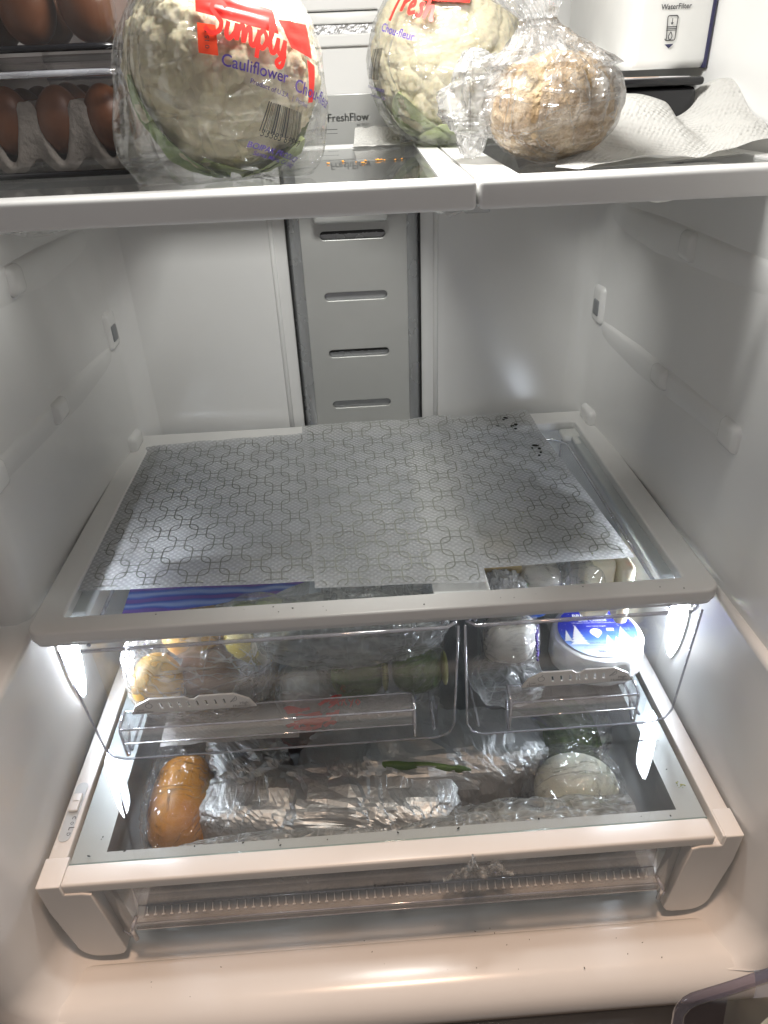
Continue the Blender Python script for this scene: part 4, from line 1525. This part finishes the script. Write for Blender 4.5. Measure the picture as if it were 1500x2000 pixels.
fk = []
for k in range(40):
    a = random.uniform(0, 1)
    q = lbm @ Vector((.034, -.045 + .08 * a, random.uniform(-.02, .012)))
    fk.append(blob(q, (.0016, .0022, .0018), (6, 4)))
part('dark_flecks', join(*fk), 'purple', mz)['kind'] = 'stuff'

tag(part('wax_paper', bag_blob((.155, .060, -.168), (.042, .040, .018), 25, .008, 30, (60, 36), .7, -.188), 'haze'), 'crumpled white wax paper under the cheese wedge', 'paper')
tag(part('cheese_block', rbox(.248, .285, .085, .150, -.105, -.022, .008, 3), 'cheese'), 'pale yellow cheese block standing behind the brie', 'cheese')
tag(part('cheese_block', rbox(.2885, .304, .075, .160, -.11, -.024, .006, 3), 'cheese'), 'pale cheese slab against the right side of the narrow drawer', 'cheese')
tag(part('blue_packet', bag_blob((.196, .125, -.082), (.022, .03, .034), 27, .006, 40, (40, 26), .7), 'bluepack'), 'blue foil packet squeezed between the wedge and the brie', 'packet')
tag(part('cardboard_piece', rbox(.128, .175, .100, .165, -.040, -.030, .001), 'card', smooth=False), 'tan cardboard piece under the right liner corner', 'cardboard')
tag(part('wrapped_cheese', bag_blob((.200, .112, -.058), (.034, .034, .030), 29, .006, 36, (56, 36), .75), 'thin'), 'clear film bundle under the front edge of the right liner', 'plastic film')
tag(part('cream_cheese', blob((.198, .115, -.062), (.028, .028, .028), (30, 20), .7), 'cream'), 'cream coloured cheese inside the film bundle under the liner', 'cheese')
tag(part('clear_wrap', bag_blob((.244, .085, -.048), (.024, .028, .026), 31, .007, 40, (50, 30), .8), 'thin'), 'clear wrap crumpled over the top of the cheese block', 'plastic film')


def foil_blob(c, r, seed, amp, s, n=(70, 44), e=.8, rot=None, flat=None):
    def d(q):
        k = Vector((seed, seed * 2, seed * .5))
        b = abs(noise.noise(q * s * 1.7 + k)) + .5 * abs(noise.noise(q * s * 3.6 + k * 2))
        return amp * .8 * crumple(q, s * .75, seed) + amp * 1.15 * (b - .35) + amp * .5 * (abs(noise.noise(q * s * 7)) - .2) + amp * .12 * noise.noise(q * s * 14)
    ry = Matrix.Rotation(radians(90), 3, 'Y')
    return blob(c, (r[2], r[1], r[0]), (n[1], n[0]), e, d, (rot @ ry) if rot else ry, flat)


tag(part('foil_lump', foil_blob((.150, .083, -.048), (.022, .020, .020), 33, .007, 60), 'foil', smooth=False), 'small lump of crumpled foil beside the tan cardboard', 'foil')

# ================================================================== PANTRY LID
ZL = -.206
pl = thing('pantry_cover', 'wide white lid with a glass window over the pantry drawer', 'lid', (0, .15, ZL))
for s in (-1, 1):
    x0, x1 = (s * .3560, s * .3365) if s < 0 else (.3395, .3590)
    part('side_rail', rbox(min(x0, x1), max(x0, x1), -.1458, .45, ZL - .05, ZL, .0012, 2), 'trim', pl)
part('front_trim', rbox(-.3345, .3330, -.1452, -.1220, ZL - .0150, ZL - .0008, .0028, 3), 'trim', pl)
part('glass_pane', ([(-.3330, -.1215, ZL - .0018), (.3340, -.1215, ZL - .0018), (.3340, .44, ZL - .0018), (-.3330, .44, ZL - .0018)], [(0, 1, 2, 3)]), 'lidglass', pl, smooth=False)
part('glass_edge', tube([(-.3330, -.1213, ZL - .0036), (.3340, -.1213, ZL - .0036)], .0014, 6), 'glassedge', pl)
bp = curve_plate([(-.3330, -.1213), (.3340, -.1213), (.3340, .44), (-.3330, .44)], [[(-.2985, -.1085), (.3065, -.1085), (.3065, .39), (-.2985, .39)]], .0008, 0)
part('painted_border', ([Vector((v.x, v.y, v.z + ZL - .0048)) for v in bp[0]], bp[1]), 'border', pl, smooth=False)
# side fascias with rounded lower corners
for s in (-1, 1):
    xo, xi = .3562, .296
    P_ = [(xo, ZL - .0515 + .0505), (xo - .002, -.25), (xo - .010, -.300)]
    P_ += [(xo - .012 - .022 * (1 - cos(t)), -.312 - .024 * sin(t)) for t in [k * pi / 12 for k in range(7)]]
    P_ += [(xi + .010, -.336), (xi + .004, -.334), (xi, -.328), (xi + .012, ZL - .018), (xi + .02, ZL - .0155)]
    if s < 0:
        P_ += [(.3340, ZL - .0155), (.3352, ZL - .001)]
    else:
        P_ += [(.3340, ZL - .0155), (.3390, ZL - .0155), (.3400, ZL - .001)]
    cp = curve_plate([(s * a + (.003 if s > 0 else 0), b) for a, b in P_], [], .03, .0015, 2)
    part('side_fascia', ([Vector((v.x, -.1305 + v.z, v.y)) for v in cp[0]], cp[1]), 'trim', pl, smooth=True, sharp=40)
# cold slider set in the left rail
sc = [(-.3515, -.100), (-.3415, -.100)]
cs = rrect(-.3535, -.3405, -.0965, -.0225, .0063, 6)
slp = part('slider_plate', prism(cs, lambda a, b, d: Vector((a, b, ZL + .0002 + d)), .0006), 'border', pl, smooth=False)
part('slider_knob', rbox(-.3522, -.3418, -.0615, -.0385, ZL + .0010, ZL + .0042, .0016, 3), 'trim', slp)
part('knob_ridge', rbox(-.3505, -.3435, -.0495, -.0480, ZL + .0042, ZL + .0052, .0004), 'trim', slp)
for k, ch in enumerate('COLD'):
    flat_text('lettering', ch, (-.3450, -.0670 - .0066 * k, ZL + .0010), (-.3450, -.0705 - .0066 * k, ZL + .0010), (1, 0, 0), 'darkprint', slp, .01)

# ================================================================== PANTRY DRAWER
pd = thing('pantry_box', 'full width clear pantry drawer with a ribbed pull at the bottom', 'drawer', (0, .1, -.335))
fp = [(-.1330, -.2225), (-.1345, -.2660), (-.1360, -.2685), (-.1420, -.2738), (-.1495, -.2742), (-.1518, -.2756), (-.1528, -.2815), (-.1512, -.2815), (-.1502, -.2768), (-.1490, -.2760), (-.1415, -.2756), (-.1348, -.2698), (-.1328, -.2665), (-.1310, -.2225)]
part('front_panel', extrude_x(fp, -.272, .281), 'pull', pd, smooth=False)
for s, xa, xb in ((-1, -.272, -.308), (1, .281, .312)):
    part('front_corner', ([Vector((xa, -.1330, -.2225)), Vector((xb, -.1300, -.2225)), Vector((xa + s * .026, -.1350, -.3100)), Vector((xa + s * .010, -.1440, -.3110)), Vector((xa, -.1420, -.2740))], [(0, 1, 2, 3, 4)]), 'pull', pd, smooth=False)
    part('corner_edge', tube([(xb, -.1305, -.2240), (xa + s * .026, -.1355, -.3100), (xa + s * .009, -.1445, -.3115)], .0013, 6), 'edge', pd)
    part('pull_cheek', tube([(xa + s * .002, -.1420, -.2750), (xa + s * .003, -.1500, -.2758), (xa + s * .005, -.1520, -.2800), (xa + s * .008, -.1460, -.3110)], .0024, 8), 'edge', pd)
part('panel_edge', join(tube([(-.306, -.1325, -.2230), (.310, -.1325, -.2230)], .0013, 6), tube([(-.272, -.1500, -.2744), (.281, -.1500, -.2744)], .0011, 6), tube([(-.272, -.1522, -.2815), (.281, -.1522, -.2815)], .0009, 6), tube([(-.272, -.1355, -.2672), (.281, -.1355, -.2672)], .0006, 6)), 'edge', pd)
sec = [(-.300, -.2115), (-.292, -.325), (-.285, -.333), (.290, -.333), (.297, -.325), (.306, -.2115)]
V = [Vector((a, y, b)) for y in (-.128, .42) for a, b in sec]
part('drawer_body', (V, [(i, i + 1, 7 + i, 6 + i) for i in range(5)] + [(6, 7, 8, 9, 10, 11)]), 'clear', pd, smooth=False)
part('drawer_liner', ([(-.286, -.112, -.3322), (.291, -.112, -.3322), (.291, .41, -.3322), (-.286, .41, -.3322)], [(0, 1, 2, 3)]), 'slotback', pd, smooth=False)
bar = rbox(-.0006, .0006, -.0010, .0010, -.0036, .0040, .0003, 1)
foot = rbox(-.0017, .0017, -.0012, .0012, -.0046, -.0030, .0004, 1)
rib_me = mesh('rib', join(bar, foot), 'ribs', False)
RX = math.atan2(.006, .0052)
for i in range(63):
    o = bpy.data.objects.new('rib', rib_me)
    place(o, pd, (-.262 + .0086 * i, -.1396, -.2708), (-RX, 0, 0))
flat_text('lettering', 'Temperature Controlled', (-.0225, -.1352, -.2650), (.0385, -.1352, -.2650), (0, 0, 1), 'darkprint', pd, .01)

# ---- pantry contents
sq = thing('squash', 'orange squash in a thin bag at the left of the pantry drawer', 'squash', (-.252, .0, -.33))
Rs = Matrix.Rotation(radians(6), 3, 'Z')


def squash(u, v):
    t_ = v * pi
    y = -.061 * cos(t_)
    bulge = .0415 + .003 * smst(-y, -.01, .05)
    r_ = bulge * sin(t_) ** .5
    a = 2 * pi * u
    r_ *= 1 + .007 * cos(8 * a)
    return Rs @ Vector((r_ * cos(a), y, r_ * .95 * sin(a))) + Vector((-.250, -.004, -.282))


part('rind', grid(40, 30, squash, closeu=True), 'squash', sq)
tag(part('squash_bag', bag_blob((-.253, .006, -.272), (.040, .092, .050), 41, .008, 26, (80, 54), .8, -.3315), 'thin'), 'thin crinkled clear bag round the orange squash', 'plastic bag')

FR = Matrix.Rotation(radians(-3), 3, 'Z')
f1 = thing('foil_bundle', 'long crumpled foil bundle lying along the front of the pantry drawer', 'foil', (-.08, -.03, -.33))
part('foil_wrap', foil_blob((-.070, -.030, -.275), (.155, .047, .039), 51, .009, 20, (150, 60), .5, FR, -.331), 'foil', f1, smooth=False)
part('foil_end', foil_blob((-.172, .038, -.256), (.044, .050, .030), 53, .010, 32, (70, 44), .6, Matrix.Rotation(radians(35), 3, 'Z')), 'foil', f1, smooth=False)
f2 = thing('foil_bundle', 'crumpled foil bundle split open over dark green vegetable behind the front bundle', 'foil', (.06, .02, -.33))
part('foil_wrap', foil_blob((.048, .028, -.273), (.152, .056, .041), 57, .009, 20, (150, 60), .5, Matrix.Rotation(radians(2), 3, 'Z'), -.331), 'foil', f2, smooth=False)
cuke = part('cucumber', blob((.030, -.006, -.2425), (.074, .0070, .010), (40, 20), .9, lambda q: .0008 * noise.noise(q * 60), Matrix.Rotation(radians(-7), 3, 'Z')), 'zucchini')
tag(cuke, 'dark green cucumber skin showing in the gap between the foil bundles', 'cucumber')
fe = []


def foil_fold(x0, x1, y, z, seed):
    def f(u, v):
        x = x0 + (x1 - x0) * u
        return Vector((x, y + .012 * (v - .5) * 2 + .006 * crumple((x, v * .03, seed), 40, seed), z + .012 * sin(pi * v) + .006 * crumple((x, v * .03, 1), 50, seed)))
    return grid(70, 12, f)


tag(part('foil_fold', foil_fold(-.08, .10, -.082, -.262, 4), 'foil', smooth=False), 'loose foil fold along the front glass edge of the pantry drawer', 'foil')
tag(part('foil_bundle', foil_blob((.018, .098, -.282), (.066, .038, .042), 61, .012, 30, (70, 44), .8, None, -.331), 'foil', smooth=False), 'short bunched foil parcel behind the other foil bundles', 'foil')
tag(part('red_packet', bag_blob((-.150, .135, -.300), (.085, .035, .026), 63, .005, 30, (50, 30), .7, -.331), 'redpack'), 'dark red packet at the back of the pantry drawer', 'packet')
tag(part('clear_wrap', bag_blob((-.08, .115, -.282), (.065, .035, .03), 65, .008, 34, (70, 40), .8), 'thin'), 'clear wrap over the dark red packet', 'plastic film')

tag(part('white_onion', blob((.226, -.032, -.268), (.050, .043, .040), (48, 32), 1.0, lambda q: .0015 * noise.noise(q * 30)), 'onion'), 'large white onion at the right front of the pantry drawer', 'onion')
tag(part('onion_bag', bag_blob((.224, -.034, -.272), (.060, .056, .046), 67, .006, 28, (80, 50), .8, -.3315), 'thin'), 'clear bag stretched over the white onion', 'plastic bag')
fbg = part('frosted_bag', grid(80, 26, lambda u, v: Vector((.052 + .225 * u, -.104 + .050 * v + .004 * crumple((u * .2, v * .05, 0), 40, 7), -.262 + .036 * sin(pi * (.15 + .75 * v)) * (.35 + .65 * smst(u, 0, .35)) * (.5 + .5 * smst(1 - u, 0, .25)) + .008 * crumple((u * .2, v * .05, 2), 36, 9)))), 'haze')
tag(fbg, 'frosted plastic bag lying in front of the white onion', 'plastic bag')
lk = thing('leek', 'green leek leaves fanned out behind the white onion', 'leek', (.23, .06, -.33))
for i, (x0, y0, x1, y1, wd) in enumerate(((.190, .112, .235, .010, .012), (.212, .118, .250, .018, .011), (.235, .120, .262, .03, .012), (.172, .098, .225, .02, .010), (.255, .125, .275, .04, .012), (.20, .13, .262, .05, .012))):
    def lf_(u, v, x0=x0, y0=y0, x1=x1, y1=y1, wd=wd, i=i):
        x = x0 + (x1 - x0) * v
        y = y0 + (y1 - y0) * v
        ww = wd * (.35 + .65 * sin(pi * min(1, v * .7 + .12)))
        return Vector((x + (u - .5) * 2 * ww, y, -.292 + .016 * sin(pi * v) + .006 * i * .4 - .006 * (1 - abs(u - .5) * 2)))
    part('leek_leaf', grid(8, 18, lf_), 'leek', lk)
tag(part('leek_bag', bag_blob((.240, .075, -.272), (.060, .062, .046), 71, .009, 26, (80, 50), .8, -.3315), 'thin'), 'crinkled clear bag round the leek leaves', 'plastic bag')

# bag corner poking out under the front trim
def corner_film(x0, x1, zb, hf, seed, ym):
    def f(u, v):
        x = x0 + (x1 - x0) * u + .004 * noise.noise(Vector((u * 6, v * 5, seed)))
        z = zb + hf(u) * v + .003 * noise.noise(Vector((u * 9, v * 4, seed + 2)))
        y = ym - .008 * v - .011 * crumple((u * .12, v * .05, seed), 38, seed) - .003 * crumple((u * .12, v * .05, 1), 110, seed)
        return Vector((x, min(y, -.1375), z))
    return grid(64, 30, f)


bo = part('bag_corner', corner_film(.050, .122, -.240, lambda u: .012 + .018 * smst(u, 0, .2) * smst(1 - u, 0, .3) * (1 + .3 * sin(u * 19)), 5, -.146), 'haze')
tag(bo, 'crumpled bag corner poking out above the ribbed drawer front', 'plastic bag')
tag(part('bag_tip', corner_film(.071, .094, -.228, lambda u: .004 + .034 * exp(-((u - .35) / .28) ** 2), 9, -.150), 'haze'), 'stiff upright tip of the poking bag against the front trim', 'plastic bag')
tag(part('drawer_wrap', bag_blob((.13, -.100, -.245), (.13, .024, .020), 77, .008, 40, (110, 40), .7), 'haze'), 'clear wrap pressed along the inside of the ribbed drawer front', 'plastic film')
tag(part('drawer_wrap', bag_blob((-.12, -.100, -.248), (.13, .022, .016), 79, .007, 40, (110, 40), .7), 'haze'), 'clear wrap behind the left half of the ribbed drawer front', 'plastic film')

# ================================================================== DOOR BIN, lower right
db = thing('door_bin', 'smoky clear door bin corner in the lower right of the picture', 'door bin', (.27, -.34, -.17))
rim = smooth_line([(.196, -.345), (.2010, -.333), (.2065, -.3285), (.235, -.3295), (.262, -.3300), (.30, -.331), (.36, -.333)], 5)
zr = lambda x: -.150 + .034 * smst(x, .194, .209) + .033 * (max(0, x - .207) / .051)
part('bin_rim', tube([(a, b, zr(a)) for a, b in rim], .0042, 10), 'binplastic', db)
V = []
for a, b in rim:
    V += [Vector((a + .002, b - .001, zr(a))), Vector((a + .012, b - .012, zr(a) - .09))]
part('bin_wall', (V, [(2 * i, 2 * i + 1, 2 * i + 3, 2 * i + 2) for i in range(len(rim) - 1)]), 'binplastic', db)
part('bin_rim', tube([(.207, -.352, -.130), (.235, -.352, -.113), (.262, -.354, -.098), (.31, -.357, -.075)], .0014, 8), 'edge', db)
jg = thing('jug', 'pale green white jug standing in the smoky door bin', 'jug', (.277, -.36, -.26))


def jug(u, v):
    P = [(.0, -.26), (.028, -.26), (.030, -.25), (.030, -.14), (.026, -.118), (.016, -.108), (.013, -.104), (.013, -.094), (.0, -.094)]
    f_ = v * (len(P) - 1)
    i = min(len(P) - 2, int(f_))
    k_ = f_ - i
    r_, z_ = P[i][0] * (1 - k_) + P[i + 1][0] * k_, P[i][1] * (1 - k_) + P[i + 1][1] * k_
    return Vector((.279 + r_ * cos(2 * pi * u), -.362 + r_ * sin(2 * pi * u), z_))


part('jug_body', grid(32, 41, jug, closeu=True), 'cap', jg)

# ================================================================== CRUMBS
def scatter(name, pts, size, mat, label):
    rnd_ = random.Random(len(pts) * 7 + 1)
    bl_ = []
    for p_ in pts:
        s_ = size * rnd_.uniform(.5, 1.5)
        bl_.append(blob(Vector(p_) + Vector((0, 0, s_ * .3)), (s_ * rnd_.uniform(.6, 2.2), s_ * rnd_.uniform(.6, 1.2), s_ * .4), (6, 4), 1, None, Matrix.Rotation(rnd_.uniform(0, 3), 3, 'Z')))
    o = part(name, join(*bl_), mat)
    return tag(o, label, 'crumbs', None, 'stuff')


rnd = random.Random(21)


def on_liner(f, u, v):
    return f(u, v) + Vector((0, 0, .0008))


scatter('liner_crumbs', [on_liner(lr, u, v) for u, v in [(.60, .90), (.69, .94), (.72, .95), (.74, .89), (.76, .89), (.79, .895), (.77, .87), (.81, .70), (.85, .715), (.87, .69), (.83, .64), (.86, .66)]], .0026, 'speck', 'dark dry flakes scattered on the right shelf liner')
scatter('liner_crumbs', [on_liner(lr, rnd.random() * .9, rnd.random() * .55) for _ in range(60)], .0006, 'herb', 'fine dry herb specks on the right shelf liner')
scatter('sill_crumbs', [(rnd.uniform(-.28, .34), rnd.uniform(-.195, -.16), -.3445) for _ in range(16)] + [(rnd.uniform(-.1, .28), rnd.uniform(-.15, -.13), -.3498) for _ in range(5)], .00045, 'speck', 'tiny dark crumbs on the white front sill')
scatter('lid_crumbs', [(rnd.uniform(-.32, .33), rnd.uniform(-.118, -.109), ZL - .0015) for _ in range(14)] + [(-.307, -.0957, ZL - .001), (-.306, -.093, ZL - .001), (.315, -.06, ZL - .001), (.321, -.02, ZL - .001)], .0009, 'speck', 'dark crumbs on the pantry lid border')
scatter('herb_crumbs', [(.3224 + rnd.uniform(-.004, .004), -.0808 + rnd.uniform(-.004, .004), ZL - .0012) for _ in range(12)], .0009, 'herb', 'small clump of dry herbs on the right of the pantry lid')
scatter('shelf_crumbs', [(rnd.uniform(-.03, .06), .19 + rnd.uniform(-.015, .02), ZS + .0005) for _ in range(12)], .0014, 'orangecrumb', 'orange crumbs on the upper glass shelf')
scatter('frame_crumbs', [(rnd.uniform(-.3, .33), rnd.uniform(.004, .018), .0002) for _ in range(14)], .0006, 'speck', 'tiny crumbs on the front bar of the crisper cover')
